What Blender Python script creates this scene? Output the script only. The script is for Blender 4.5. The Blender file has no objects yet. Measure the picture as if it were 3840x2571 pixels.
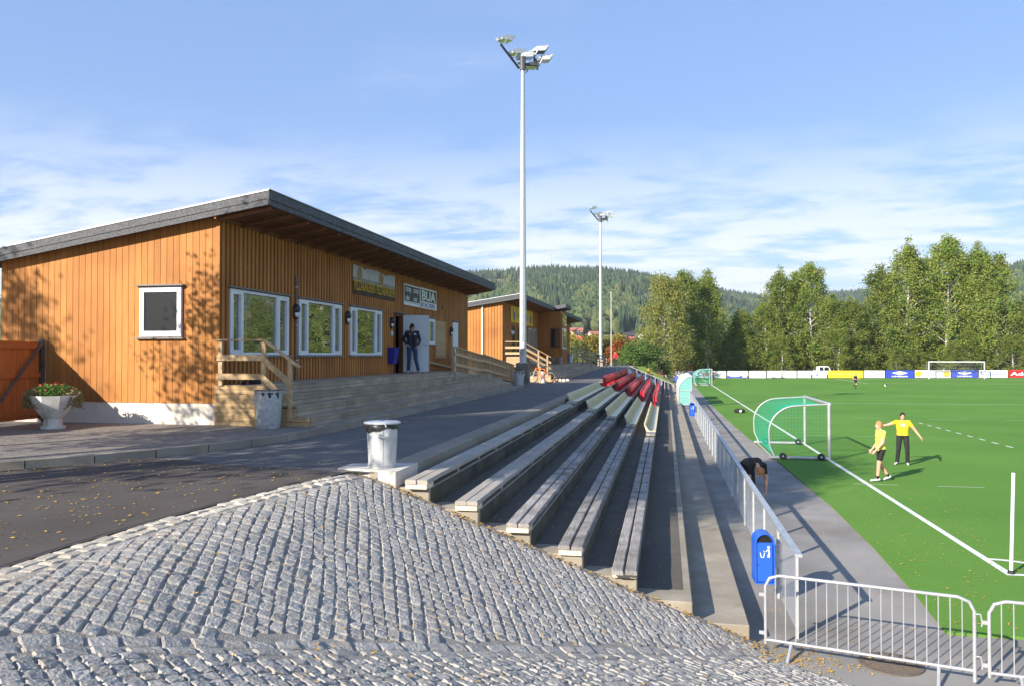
import bpy, bmesh, math, random
from mathutils import Vector, Matrix, noise
R = math.radians
random.seed(7)
SC = bpy.context.scene
COL = SC.collection

# ------------------------------------------------------------------ camera, sky, sun, exposure
F_PX, CX, CY, EYE = 2929.0, 1920.0, 1285.5, 3.68
YAW = math.atan(577 / F_PX)
PIT = math.atan(44.5 / F_PX)
cam = bpy.data.cameras.new('camera')
cam.sensor_width = 36; cam.lens = F_PX / 3840 * 36
cam.clip_start = 0.05; cam.clip_end = 9000
camo = bpy.data.objects.new('camera', cam); COL.objects.link(camo)
camo.location = (0, 0, EYE); camo.rotation_euler = (R(90) + PIT, 0, YAW)
SC.camera = camo

SUN_EL, SUN_AZ = R(25.5), R(34.5 + 180)      # azimuth of the sun clockwise from +Y
SDIR = Vector((math.sin(SUN_AZ) * math.cos(SUN_EL), math.cos(SUN_AZ) * math.cos(SUN_EL), math.sin(SUN_EL)))
W = bpy.data.worlds.new('World'); SC.world = W; W.use_nodes = True
nt = W.node_tree; nt.nodes.clear()
def wn(t, **k):
    n = nt.nodes.new(t)
    for a, b in k.items(): setattr(n, a, b)
    return n
out = wn('ShaderNodeOutputWorld'); bg = wn('ShaderNodeBackground'); bgc = wn('ShaderNodeBackground')
sky = wn('ShaderNodeTexSky', sky_type='NISHITA', sun_disc=False, sun_elevation=SUN_EL, sun_rotation=SUN_AZ)
sky.air_density = 1.0; sky.dust_density = 0.1; sky.ozone_density = 2.2; sky.altitude = 100
bg.inputs[1].default_value = 0.082
stint = wn('ShaderNodeMix', data_type='RGBA', blend_type='MIX'); stint.inputs[0].default_value = .55; stint.inputs[7].default_value = (2.05, 3.45, 6.8, 1)
nt.links.new(sky.outputs[0], stint.inputs[6]); nt.links.new(stint.outputs[2], bg.inputs[0])
bgc.inputs[0].default_value = (0.88, 0.93, 1.0, 1); bgc.inputs[1].default_value = 0.60
tc = wn('ShaderNodeTexCoord'); sep = wn('ShaderNodeSeparateXYZ'); nt.links.new(tc.outputs['Generated'], sep.inputs[0])
zc = wn('ShaderNodeMath', operation='MAXIMUM'); zc.inputs[1].default_value = 0.0; nt.links.new(sep.outputs[2], zc.inputs[0])
za = wn('ShaderNodeMath', operation='ADD'); za.inputs[1].default_value = 0.09; nt.links.new(zc.outputs[0], za.inputs[0])
dx = wn('ShaderNodeMath', operation='DIVIDE'); nt.links.new(sep.outputs[0], dx.inputs[0]); nt.links.new(za.outputs[0], dx.inputs[1])
dy = wn('ShaderNodeMath', operation='DIVIDE'); nt.links.new(sep.outputs[1], dy.inputs[0]); nt.links.new(za.outputs[0], dy.inputs[1])
cmb = wn('ShaderNodeCombineXYZ'); nt.links.new(dx.outputs[0], cmb.inputs[0]); nt.links.new(dy.outputs[0], cmb.inputs[1])
def cloud(scale, rot, det, lo, hi, offs, sx=1.0, dist=0.6):
    mp = wn('ShaderNodeMapping'); mp.inputs['Location'].default_value = offs
    mp.inputs['Rotation'].default_value = (0, 0, R(rot)); mp.inputs['Scale'].default_value = (scale * sx, scale, 1)
    nt.links.new(cmb.outputs[0], mp.inputs[0])
    n = wn('ShaderNodeTexNoise'); n.inputs['Scale'].default_value = 1; n.inputs['Detail'].default_value = det
    n.inputs['Roughness'].default_value = 0.62; n.inputs['Distortion'].default_value = dist
    nt.links.new(mp.outputs[0], n.inputs['Vector'])
    m = wn('ShaderNodeMapRange'); m.interpolation_type = 'SMOOTHSTEP'
    m.inputs[1].default_value = lo; m.inputs[2].default_value = hi
    nt.links.new(n.outputs[0], m.inputs[0]); return m.outputs[0]
c_big = cloud(0.34, 20, 3, 0.50, 0.68, (5.1, 3.7, 0), 1, .2)
c_fine = cloud(2.2, -12, 9, 0.40, 0.70, (0.4, 5.2, 0), 0.45, .25)
c_low = cloud(2.4, 20, 10, 0.34, 0.58, (2.3, 6.2, 0), 0.7, .2)
mul = wn('ShaderNodeMath', operation='MULTIPLY'); nt.links.new(c_big, mul.inputs[0]); nt.links.new(c_fine, mul.inputs[1])
lowm = wn('ShaderNodeMapRange'); lowm.interpolation_type = 'SMOOTHSTEP'
lowm.inputs[1].default_value = 0.10; lowm.inputs[2].default_value = 0.30; lowm.inputs[3].default_value = 1; lowm.inputs[4].default_value = 0; nt.links.new(sep.outputs[2], lowm.inputs[0])
lm2 = wn('ShaderNodeMath', operation='MULTIPLY'); nt.links.new(c_low, lm2.inputs[0]); nt.links.new(lowm.outputs[0], lm2.inputs[1])
mx = wn('ShaderNodeMath', operation='MAXIMUM'); nt.links.new(mul.outputs[0], mx.inputs[0]); nt.links.new(lm2.outputs[0], mx.inputs[1])
mk = wn('ShaderNodeMath', operation='MULTIPLY'); mk.inputs[1].default_value = 0.9; nt.links.new(mx.outputs[0], mk.inputs[0])
mixs = wn('ShaderNodeMixShader'); nt.links.new(mk.outputs[0], mixs.inputs[0])
nt.links.new(bg.outputs[0], mixs.inputs[1]); nt.links.new(bgc.outputs[0], mixs.inputs[2]); nt.links.new(mixs.outputs[0], out.inputs[0])

sun = bpy.data.lights.new('sun', 'SUN'); sun.energy = 5.0; sun.angle = R(0.53); sun.color = (1.0, 0.92, 0.80)
suno = bpy.data.objects.new('sun', sun); COL.objects.link(suno); suno.location = SDIR * 50
suno.rotation_euler = SDIR.to_track_quat('Z', 'Y').to_euler()
SC.view_settings.view_transform = 'Standard'; SC.view_settings.look = 'None'; SC.view_settings.gamma = 1
SC.view_settings.use_curve_mapping = False
SC.view_settings.exposure = 1.0
SC.render.engine = 'CYCLES'
SC.cycles.max_bounces = 6; SC.cycles.transparent_max_bounces = 12

def ray(px, py):
    a = (px - CX) / F_PX; b = -(py - CY) / F_PX
    cp, sp = math.cos(PIT), math.sin(PIT); f = cp - b * sp; u = sp + b * cp
    return Vector((-f * math.sin(YAW) + a * math.cos(YAW), f * math.cos(YAW) + a * math.sin(YAW), u))
def onz(px, py, z):
    r = ray(px, py); t = (z - EYE) / r.z; return Vector((r.x * t, r.y * t, z))
def ony(px, py, y):
    r = ray(px, py); t = y / r.y; return Vector((r.x * t, y, EYE + r.z * t))
def onx(px, py, x):
    r = ray(px, py); t = x / r.x; return Vector((x, r.y * t, EYE + r.z * t))

# ------------------------------------------------------------------ materials
MATS = {}
def newmat(name):
    m = bpy.data.materials.new(name); m.use_nodes = True; MATS[name] = m
    nt = m.node_tree; return m, nt, nt.nodes['Principled BSDF']
def mat(name, col, col2=None, rough=0.7, scale=8.0, stretch=(1, 1, 1), detail=5, bump=0.0, bscale=None, metal=0.0,
        rnd=0.0, rcol=None, spec=0.3, lo=0.35, hi=0.65, speck=None, spscale=200, transl=0, attr=False, stain=None, stscale=0.6):
    m, nt, b = newmat(name); L = nt.links.new; N = nt.nodes.new
    b.inputs['Roughness'].default_value = rough; b.inputs['Metallic'].default_value = metal
    b.inputs['Specular IOR Level'].default_value = spec
    geo = N('ShaderNodeNewGeometry'); mp = N('ShaderNodeMapping'); mp.inputs['Scale'].default_value = stretch
    L(geo.outputs['Position'], mp.inputs[0])
    vec = mp.outputs[0]
    oi = N('ShaderNodeObjectInfo')
    if rnd:
        ad = N('ShaderNodeVectorMath'); ad.operation = 'ADD'; sc = N('ShaderNodeVectorMath'); sc.operation = 'SCALE'
        cb = N('ShaderNodeCombineXYZ')
        for i in range(3): L(oi.outputs['Random'], cb.inputs[i])
        L(cb.outputs[0], sc.inputs[0]); sc.inputs['Scale'].default_value = 37.0
        L(vec, ad.inputs[0]); L(sc.outputs[0], ad.inputs[1]); vec = ad.outputs[0]
    def noisy(scale, lo, hi, det=detail, v=vec):
        n = N('ShaderNodeTexNoise'); n.inputs['Scale'].default_value = scale; n.inputs['Detail'].default_value = det
        L(v, n.inputs['Vector']); r = N('ShaderNodeMapRange'); r.inputs[1].default_value = lo; r.inputs[2].default_value = hi
        L(n.outputs[0], r.inputs[0]); return r.outputs[0], n.outputs[0]
    def mixc(f, a, c):
        x = N('ShaderNodeMix'); x.data_type = 'RGBA'
        if isinstance(f, float): x.inputs[0].default_value = f
        else: L(f, x.inputs[0])
        for s, v in ((6, a), (7, c)):
            if isinstance(v, tuple): x.inputs[s].default_value = (*v, 1)
            else: L(v, x.inputs[s])
        return x.outputs[2]
    cur = col
    if col2:
        f, raw = noisy(scale, lo, hi); cur = mixc(f, col, col2)
    if stain:
        f, _ = noisy(stscale, 0.42, 0.72, 6, geo.outputs['Position']); cur = mixc(f, cur, stain)
    if speck:
        f, _ = noisy(spscale, 0.55, 0.7, 2, geo.outputs['Position']); cur = mixc(f, cur, speck)
    if rnd:
        if attr:
            at = N('ShaderNodeAttribute'); at.attribute_name = 'rnd'; src = at.outputs['Fac']
            s2 = N('ShaderNodeMath'); s2.operation = 'ADD'; L(src, s2.inputs[0]); L(oi.outputs['Random'], s2.inputs[1])
            s3 = N('ShaderNodeMath'); s3.operation = 'FRACT'; L(s2.outputs[0], s3.inputs[0]); src = s3.outputs[0]
        else: src = oi.outputs['Random']
        if rcol:
            cr = N('ShaderNodeValToRGB'); cr.color_ramp.elements[0].color = (*rcol[0], 1); cr.color_ramp.elements[1].color = (*rcol[-1], 1)
            for i, c in enumerate(rcol[1:-1]):
                e = cr.color_ramp.elements.new((i + 1) / (len(rcol) - 1)); e.color = (*c, 1)
            L(src, cr.inputs[0]); cur = mixc(rnd, cur, cr.outputs[0])
        else:
            hs = N('ShaderNodeHueSaturation'); mr = N('ShaderNodeMapRange'); mr.inputs[3].default_value = 1 - rnd; mr.inputs[4].default_value = 1 + rnd
            L(src, mr.inputs[0]); L(mr.outputs[0], hs.inputs['Value'])
            if isinstance(cur, tuple): hs.inputs['Color'].default_value = (*cur, 1)
            else: L(cur, hs.inputs['Color'])
            cur = hs.outputs[0]
    if isinstance(cur, tuple): b.inputs['Base Color'].default_value = (*cur, 1)
    else: L(cur, b.inputs['Base Color'])
    if bump:
        n = N('ShaderNodeTexNoise'); n.inputs['Scale'].default_value = bscale or scale; n.inputs['Detail'].default_value = 6
        L(vec, n.inputs['Vector']); bp = N('ShaderNodeBump'); bp.inputs['Strength'].default_value = bump; bp.inputs['Distance'].default_value = 0.02
        L(n.outputs[0], bp.inputs['Height']); L(bp.outputs[0], b.inputs['Normal'])
    if transl:
        tr = N('ShaderNodeBsdfTranslucent'); ms = N('ShaderNodeMixShader'); ms.inputs[0].default_value = transl
        if isinstance(cur, tuple): tr.inputs[0].default_value = (*cur, 1)
        else: L(cur, tr.inputs[0])
        o = nt.nodes['Material Output']; L(b.outputs[0], ms.inputs[1]); L(tr.outputs[0], ms.inputs[2]); L(ms.outputs[0], o.inputs[0])
    return m
def glassy(name, dark, f):
    m, nt, b = newmat(name); N = nt.nodes.new; L = nt.links.new
    b.inputs['Base Color'].default_value = (*dark, 1); b.inputs['Roughness'].default_value = 0.3; b.inputs['Specular IOR Level'].default_value = 0.2
    g = N('ShaderNodeBsdfGlossy'); g.inputs['Roughness'].default_value = 0.012; g.inputs[0].default_value = (.9, .95, .92, 1)
    fr = N('ShaderNodeFresnel'); fr.inputs[0].default_value = 1.55
    ad = N('ShaderNodeMath'); ad.operation = 'ADD'; ad.inputs[1].default_value = f; L(fr.outputs[0], ad.inputs[0])
    n = N('ShaderNodeTexNoise'); n.inputs['Scale'].default_value = 1.1; geo = N('ShaderNodeNewGeometry'); L(geo.outputs['Position'], n.inputs['Vector'])
    bp = N('ShaderNodeBump'); bp.inputs['Strength'].default_value = 0.06; bp.inputs['Distance'].default_value = 0.05; L(n.outputs[0], bp.inputs['Height'])
    L(bp.outputs[0], g.inputs['Normal'])
    ms = N('ShaderNodeMixShader'); L(ad.outputs[0], ms.inputs[0]); L(b.outputs[0], ms.inputs[1]); L(g.outputs[0], ms.inputs[2])
    L(ms.outputs[0], nt.nodes['Material Output'].inputs[0]); return m

mat('cladding', (.395, .16, .036), (.485, .205, .05), .65, 3, (9, 9, .8), 6, .12, 14, rnd=.14, lo=.3, hi=.7, stain=(.34, .13, .03), stscale=.9)
mat('cladding_back', (.26, .085, .02), (.31, .11, .026), .75, 3, (9, 9, .8))
mat('fence_wood', (.36, .105, .024), (.45, .145, .034), .65, 3, (9, 9, .8), 6, .12, 14, rnd=.12)
mat('soffit', (.17, .07, .03), (.22, .09, .04), .8, 4, (1, 8, 8), rnd=.12)
mat('fascia', (.062, .062, .066), (.135, .14, .15), .7, 6, (6, .7, 6), 6, .15, 20, rnd=.08)
mat('roof_felt', (.03, .03, .032), (.05, .05, .05), .9, 30)
mat('edge_metal', (.75, .75, .76), rough=.4, spec=.5)
mat('white_paint', (.78, .79, .80), (.70, .71, .72), .45, 3, spec=.4)
mat('trim_grey', (.17, .16, .15), (.24, .23, .21), .7, 10)
mat('deck_wood', (.34, .27, .19), (.44, .36, .265), .75, 4, (5, .6, 5), 6, .15, 18, rnd=.14, stain=(.27, .22, .16), stscale=1.4)
mat('deck_side', (.40, .265, .13), (.50, .34, .18), .75, 4, (.7, 6, 8), 6, .1, 18, rnd=.10)
mat('rail_wood', (.44, .29, .15), (.54, .38, .21), .7, 6, (4, 4, 1), 6, .1, 18, rnd=.12)
mat('bench_new', (.33, .295, .25), (.47, .43, .375), .75, 5, (9, .5, 9), 6, .2, 22, rnd=.12, stain=(.33, .29, .24), stscale=1.1)
mat('bench_old', (.23, .21, .19), (.44, .41, .38), .85, 6, (11, .45, 9), 8, .5, 20, rnd=.12, stain=(.16, .14, .12), stscale=3.0)
mat('concrete', (.275, .235, .178), (.37, .325, .255), .9, 2.5, detail=8, bump=.15, bscale=60, speck=(.22, .19, .15), spscale=70, stain=(.24, .21, .16), stscale=.9)
mat('concrete_dark', (.17, .15, .12), (.25, .23, .19), .95, 2.5, detail=8, bump=.2, bscale=45, speck=(.30, .27, .22), spscale=90, stain=(.09, .085, .06), stscale=1.2)
mat('tread_grit_shade', (.082, .072, .06), (.12, .105, .085), .95, 2.0, detail=8, bump=.3, bscale=70, speck=(.24, .21, .17), spscale=110, stain=(.08, .07, .055), stscale=1.0)  # dirty gritty concrete, with the deep shade between tiers painted in
mat('riser_shade', (.075, .065, .048), (.115, .10, .075), .95, 3.0, (1, .4, 1), detail=8, bump=.3, bscale=50, stain=(.045, .05, .028), stscale=1.6)  # shade of the stand's risers painted into the colour
mat('concrete_pale', (.55, .50, .43), (.62, .57, .50), .9, 2.5, bump=.1, bscale=60)
mat('plaster', (.62, .56, .48), (.68, .62, .54), .9, 3, bump=.08, bscale=50)
mat('asphalt', (.115, .11, .105), (.15, .145, .135), .92, 1.2, detail=8, bump=.35, bscale=160, speck=(.23, .22, .2), spscale=190)
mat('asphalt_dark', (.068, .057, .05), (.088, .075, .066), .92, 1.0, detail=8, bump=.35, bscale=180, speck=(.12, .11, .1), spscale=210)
mat('asphalt_low', (.245, .23, .21), (.30, .28, .255), .92, .8, detail=8, bump=.35, bscale=140, speck=(.34, .32, .29), spscale=150, stain=(.15, .135, .115), stscale=.5)
mat('granite', (.30, .282, .255), (.395, .372, .335), .85, 9, detail=8, bump=.6, bscale=42, rnd=.42, attr=True, speck=(.12, .115, .11), spscale=75,
    rcol=[(.25, .236, .215), (.345, .328, .298), (.40, .382, .35), (.32, .304, .275), (.36, .305, .24), (.46, .442, .405), (.27, .26, .245)])
mat('granite_edge', (.42, .37, .30), (.50, .45, .37), .85, 9, detail=8, bump=.5, bscale=42, rnd=.2, attr=True)
mat('mortar', (.22, .20, .175), (.30, .275, .24), .95, 14, detail=8, bump=.6, bscale=60, speck=(.42, .39, .33), spscale=110)
mat('turf', (.098, .215, .034), (.118, .245, .042), .9, .25, detail=10, bump=.4, bscale=90, spec=.1, speck=(.14, .29, .055), spscale=42, stain=(.082, .19, .03), stscale=.16)
mat('grass', (.09, .15, .03), (.15, .19, .05), .95, .4, detail=10, bump=.5, bscale=40, spec=.1)
mat('line_white', (.62, .64, .58), (.72, .73, .68), .8, 12, bump=.2, bscale=90)
mat('line_faint', (.30, .42, .24), (.42, .5, .36), .8, 12)
mat('galv', (.42, .44, .45), (.58, .60, .61), .48, 14, detail=8, metal=.55, bump=.03, bscale=30, spec=.5)
mat('galv_pale', (.46, .47, .47), (.56, .57, .57), .45, 10, metal=.25, spec=.5)
mat('alu', (.42, .42, .43), (.50, .50, .51), .4, 6, metal=.35, spec=.5)
mat('steel_dark', (.07, .07, .075), (.12, .12, .12), .5, 10, metal=.4)
mat('black_rubber', (.018, .018, .02), rough=.6, spec=.4)
mat('black_plastic', (.02, .02, .022), (.03, .03, .03), .4, 8, spec=.5)
mat('bin_blue', (.018, .10, .52), (.022, .115, .56), .42, 3, spec=.5)
mat('wallbin_blue', (.012, .018, .25), rough=.4, spec=.5)
mat('net_green', (.01, .45, .30), rough=.6, transl=.3)
mat('wire', (.66, .67, .67), rough=.5, metal=.2)
mat('seat_cream', (.62, .55, .33), (.66, .59, .38), .4, 3, spec=.5, rnd=.04)
mat('seat_red', (.52, .012, .022), (.60, .02, .03), .35, 3, spec=.5, rnd=.10)
mat('seat_pale', (.60, .62, .62), rough=.4, spec=.5, rnd=.05)
mat('skin', (.58, .30, .20), (.64, .35, .24), .55, 20, spec=.35)
mat('shirt_yellow', (.80, .52, .02), (.86, .58, .03), .75, 6)
mat('shirt_lime', (.78, .66, .09), (.84, .72, .13), .75, 6)
mat('cloth_black', (.016, .016, .018), (.03, .03, .03), .8, 8)
mat('cloth_navy', (.018, .020, .032), (.028, .03, .045), .7, 8)
mat('jeans', (.035, .055, .12), (.055, .08, .16), .85, 12)
mat('cloth_red', (.62, .02, .03), rough=.7)
mat('cloth_orange', (.85, .38, .02), rough=.7)
mat('shoe_white', (.72, .73, .75), (.55, .57, .6), .5, 30)
mat('shoe_red', (.75, .08, .03), rough=.5)
mat('hair_dark', (.022, .014, .010), (.045, .028, .018), .55, 60)
mat('hair_blond', (.30, .165, .055), (.40, .24, .09), .55, 60)
mat('hair_ginger', (.30, .13, .045), (.42, .20, .08), .6, 60)
mat('paint_cream', (.66, .60, .46), (.58, .50, .36), .6, 6)
mat('leaf_yellow', (.68, .42, .06), (.55, .28, .04), .7, 30, rnd=.3, transl=.2)
mat('birch_leaf', (.16, .24, .045), (.25, .305, .06), .6, .35, detail=6, rnd=.15, transl=.42, speck=(.42, .34, .05), spscale=2.2, lo=.42, hi=.62)
mat('birch_leaf_pale', (.20, .235, .06), (.27, .275, .075), .6, .35, detail=6, rnd=.2, transl=.38, speck=(.32, .27, .05), spscale=2.2)
mat('bush_green', (.085, .155, .032), (.13, .20, .042), .6, .5, rnd=.25, transl=.3)
mat('bush_autumn', (.26, .235, .05), (.36, .29, .055), .6, .5, rnd=.25, transl=.3)
mat('bush_red', (.36, .09, .02), (.42, .16, .03), .6, .5, rnd=.2, transl=.3)
mat('bush_olive', (.16, .185, .045), (.23, .22, .06), .6, .5, rnd=.25, transl=.3)
mat('bark_birch', (.60, .55, .50), (.10, .085, .075), .8, 3, (1, 1, 3.0), lo=.48, hi=.62, detail=4)
mat('bark_dark', (.11, .085, .06), (.17, .14, .1), .9, 6)
mat('spruce', (.020, .045, .022), (.034, .066, .028), .8, .02, rnd=0, speck=(.045, .075, .03), spscale=.06)
mat('broadleaf_far', (.048, .082, .026), (.075, .10, .03), .8, .03, speck=(.11, .115, .035), spscale=.05)
mat('hill_ground', (.055, .085, .03), (.16, .13, .06), .95, .02, detail=8)
mat('clearing', (.20, .145, .08), (.13, .14, .055), .95, .05, detail=8)
mat('flower_red', (.55, .03, .03), (.65, .10, .05), .6, 40)
mat('plant_dry', (.22, .19, .07), (.30, .24, .12), .7, 20, transl=.2)
mat('plant_green', (.07, .17, .03), (.11, .22, .04), .6, 20, transl=.25)
mat('bike_orange', (.78, .17, .02), rough=.35, spec=.5)
mat('sign_brown', (.06, .036, .02), rough=.6, spec=.2)
mat('sign_silver', (.36, .355, .37), (.42, .41, .43), .4, 2, spec=.5)
mat('sign_dark', (.03, .036, .034), (.045, .05, .048), .5, 2, spec=.25)
mat('sign_white', (.74, .75, .74), rough=.4, spec=.4)
mat('letter_amber', (.62, .36, .01), rough=.5)
mat('letter_ochre', (.48, .36, .12), rough=.5)
mat('letter_pale', (.66, .70, .67), rough=.5)
mat('ink_blue', (.02, .05, .30), rough=.5)
mat('ink_cyan', (.05, .28, .75), rough=.5)
mat('ink_red', (.60, .06, .06), rough=.5)
mat('ink_pink', (.72, .26, .26), rough=.5)
mat('ink_grey', (.16, .16, .18), rough=.5)
mat('ink_steel', (.14, .28, .42), rough=.5)
mat('board_yellow', (.88, .60, .03), rough=.5)
mat('board_blue', (.03, .06, .50), rough=.45)
mat('board_red', (.70, .02, .03), rough=.45)
mat('shell_yellow', (.90, .50, .02), rough=.5)
mat('banner_yellow', (.75, .47, .01), rough=.6)
mat('house_red', (.42, .05, .03), (.48, .07, .04), .8, 1)
mat('house_white', (.72, .70, .66), rough=.8)
mat('house_yellow', (.62, .42, .14), rough=.8)
mat('tile_red', (.36, .12, .09), (.42, .16, .12), .8, 2)
mat('tile_dark', (.05, .05, .06), rough=.8)
mat('door_white', (.66, .70, .74), rough=.45, spec=.4)
mat('interior', (.012, .011, .010), rough=.9)
mat('curtain', (.34, .33, .31), rough=.9)
mat('planter_white', (.62, .60, .56), (.72, .70, .66), .8, 6, detail=8, bump=.15, bscale=40, stain=(.42, .38, .32), stscale=4)
mat('ball_white', (.85, .85, .85), rough=.4)
mat('rust', (.12, .095, .075), (.16, .125, .095), .9, 20)
glassy('glass', (.006, .007, .006), .30)
glassy('glass_dark', (.010, .009, .010), -.02)
def paver():
    m, nt, b = newmat('paving'); N = nt.nodes.new; L = nt.links.new
    geo = N('ShaderNodeNewGeometry'); mp = N('ShaderNodeMapping'); mp.inputs['Rotation'].default_value = (0, 0, R(35)); L(geo.outputs['Position'], mp.inputs[0])
    br = N('ShaderNodeTexBrick'); br.inputs['Color1'].default_value = (.20, .175, .15, 1); br.inputs['Color2'].default_value = (.29, .255, .215, 1)
    br.inputs['Mortar'].default_value = (.07, .06, .05, 1); br.inputs['Scale'].default_value = 5.0; br.inputs['Mortar Size'].default_value = .03
    L(mp.outputs[0], br.inputs[0]); L(br.outputs[0], b.inputs['Base Color']); b.inputs['Roughness'].default_value = .9
    bp = N('ShaderNodeBump'); bp.inputs['Strength'].default_value = .6; bp.inputs['Distance'].default_value = .01; bp.invert = True
    L(br.outputs['Fac'], bp.inputs['Height']); L(bp.outputs[0], b.inputs['Normal'])
paver()
def poly_sheet():
    m, nt, b = newmat('polycarb'); N = nt.nodes.new; L = nt.links.new
    b.inputs['Base Color'].default_value = (.30, .62, .58, 1); b.inputs['Roughness'].default_value = .2
    t = N('ShaderNodeBsdfTransparent'); t.inputs[0].default_value = (.55, .9, .85, 1); ms = N('ShaderNodeMixShader'); ms.inputs[0].default_value = .45
    L(b.outputs[0], ms.inputs[1]); L(t.outputs[0], ms.inputs[2]); L(ms.outputs[0], nt.nodes['Material Output'].inputs[0])
poly_sheet()

# ------------------------------------------------------------------ mesh helpers
class MB:
    def __init__(s): s.v = []; s.f = []; s.m = []; s.mats = []; s.cur = 0
    def use(s, name):
        if name not in s.mats: s.mats.append(name)
        s.cur = s.mats.index(name); return s
    def add(s, vs, fs):
        o = len(s.v); s.v += [tuple(p) for p in vs]
        for f in fs: s.f.append([i + o for i in f]); s.m.append(s.cur)
        return s
    def box(s, lo, hi, M=None):
        x0, y0, z0 = lo; x1, y1, z1 = hi
        vs = [(x0, y0, z0), (x1, y0, z0), (x1, y1, z0), (x0, y1, z0), (x0, y0, z1), (x1, y0, z1), (x1, y1, z1), (x0, y1, z1)]
        if M: vs = [M @ Vector(p) for p in vs]
        return s.add(vs, [(3, 2, 1, 0), (4, 5, 6, 7), (0, 1, 5, 4), (1, 2, 6, 5), (2, 3, 7, 6), (3, 0, 4, 7)])
    def bar(s, a, b, w, h, up=(0, 0, 1)):
        a = Vector(a); b = Vector(b); d = (b - a); L = d.length; d.normalize(); u = Vector(up)
        r = d.cross(u)
        if r.length < 1e-4: r = d.cross(Vector((0, 1, 0)))
        r.normalize(); u = r.cross(d)
        vs = [p + r * sx * w / 2 + u * sz * h / 2 for p in (a, b) for sx, sz in ((-1, -1), (1, -1), (1, 1), (-1, 1))]
        return s.add(vs, [(0, 1, 2, 3), (7, 6, 5, 4), (0, 4, 5, 1), (1, 5, 6, 2), (2, 6, 7, 3), (3, 7, 4, 0)])
    def tube(s, pts, r, n=8, cap=True, closed=False):
        pts = [Vector(p) for p in pts]; k = len(pts); rr = r if isinstance(r, (list, tuple)) else [r] * k
        rings = []; prev = None
        for i, p in enumerate(pts):
            if closed: d = pts[(i + 1) % k] - pts[i - 1]
            else: d = pts[min(i + 1, k - 1)] - pts[max(i - 1, 0)]
            d.normalize()
            if prev is None:
                a = Vector((0, 0, 1)) if abs(d.z) < .9 else Vector((1, 0, 0)); u = d.cross(a).normalized()
            else: u = (prev - d * prev.dot(d)).normalized()
            prev = u; w = d.cross(u)
            rings.append([p + (u * math.cos(2 * math.pi * j / n) + w * math.sin(2 * math.pi * j / n)) * rr[i] for j in range(n)])
        vs = [q for ring in rings for q in ring]; fs = []
        for i in range(k if closed else k - 1):
            a = i * n; b = ((i + 1) % k) * n
            for j in range(n): fs.append((a + j, a + (j + 1) % n, b + (j + 1) % n, b + j))
        if cap and not closed: fs += [tuple(range(n - 1, -1, -1)), tuple(range((k - 1) * n, k * n))]
        return s.add(vs, fs)
    def lathe(s, prof, n=24, c=(0, 0, 0), rot=0):
        vs = []; fs = []; k = len(prof)
        for r, z in prof:
            for j in range(n):
                a = rot + 2 * math.pi * j / n; vs.append((c[0] + r * math.cos(a), c[1] + r * math.sin(a), c[2] + z))
        for i in range(k - 1):
            for j in range(n): fs.append((i * n + j, i * n + (j + 1) % n, (i + 1) * n + (j + 1) % n, (i + 1) * n + j))
        fs += [tuple(range(n - 1, -1, -1)), tuple(range((k - 1) * n, k * n))]
        return s.add(vs, fs)
    def prism(s, poly, d):      # poly: 3d points, d: extrusion vector
        n = len(poly); d = Vector(d); vs = [Vector(p) for p in poly] + [Vector(p) + d for p in poly]
        fs = [tuple(range(n - 1, -1, -1)), tuple(range(n, 2 * n))] + [(i, (i + 1) % n, n + (i + 1) % n, n + i) for i in range(n)]
        return s.add(vs, fs)
    def ball(s, c, r, n=10, m=7, M=None):
        vs = []; fs = []; rx, ry, rz = r if isinstance(r, tuple) else (r, r, r)
        for i in range(m + 1):
            t = math.pi * i / m
            for j in range(n):
                a = 2 * math.pi * j / n; p = Vector((rx * math.sin(t) * math.cos(a), ry * math.sin(t) * math.sin(a), rz * math.cos(t)))
                if M: p = M @ p
                vs.append(p + Vector(c))
        for i in range(m):
            for j in range(n): fs.append((i * n + j, (i + 1) * n + j, (i + 1) * n + (j + 1) % n, i * n + (j + 1) % n))
        return s.add(vs, fs)
    def mesh(s, name, smooth=False, bevel=0):
        me = bpy.data.meshes.new(name); me.from_pydata(s.v, [], s.f)
        for m in s.mats: me.materials.append(MATS[m])
        if len(s.mats) > 1: me.polygons.foreach_set('material_index', s.m)
        bm = bmesh.new(); bm.from_mesh(me)
        bmesh.ops.remove_doubles(bm, verts=bm.verts, dist=1e-5)
        bmesh.ops.recalc_face_normals(bm, faces=bm.faces)
        if bevel: bmesh.ops.bevel(bm, geom=list(bm.edges), offset=bevel, segments=1, affect='EDGES')
        bm.to_mesh(me); bm.free()
        if smooth:
            me.polygons.foreach_set('use_smooth', [True] * len(me.polygons)); me.set_sharp_from_angle(angle=R(smooth if smooth > 1 else 40))
        me.update(); return me
    def build(s, name, m=None, parent=None, smooth=False, bevel=0, **k):
        if m: s.mats = [m] if not s.mats else s.mats
        return ob(name, s.mesh(name, smooth, bevel), parent, **k)
def ob(name, me, parent=None, loc=None, rot=None, scale=None, label=None, cat=None, group=None, kind=None):
    o = bpy.data.objects.new(name, me); COL.objects.link(o)
    if parent: o.parent = parent
    if loc: o.location = loc
    if rot: o.rotation_euler = rot
    if scale: o.scale = scale
    tag(o, label, cat, group, kind); return o
def tag(o, label=None, cat=None, group=None, kind=None):
    for k, v in (('label', label), ('category', cat), ('group', group), ('kind', kind)):
        if v: o[k] = v
    return o
def thing(name, label, cat, loc=(0, 0, 0), rz=0, group=None):
    return ob(name, None, None, loc, (0, 0, rz), None, label, cat, group)
def part(name, m, parent, fn, smooth=False, bevel=0, **k):
    b = MB(); b.use(m); fn(b); return b.build(name, None, parent, smooth, bevel, **k)
UB = {}
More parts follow.
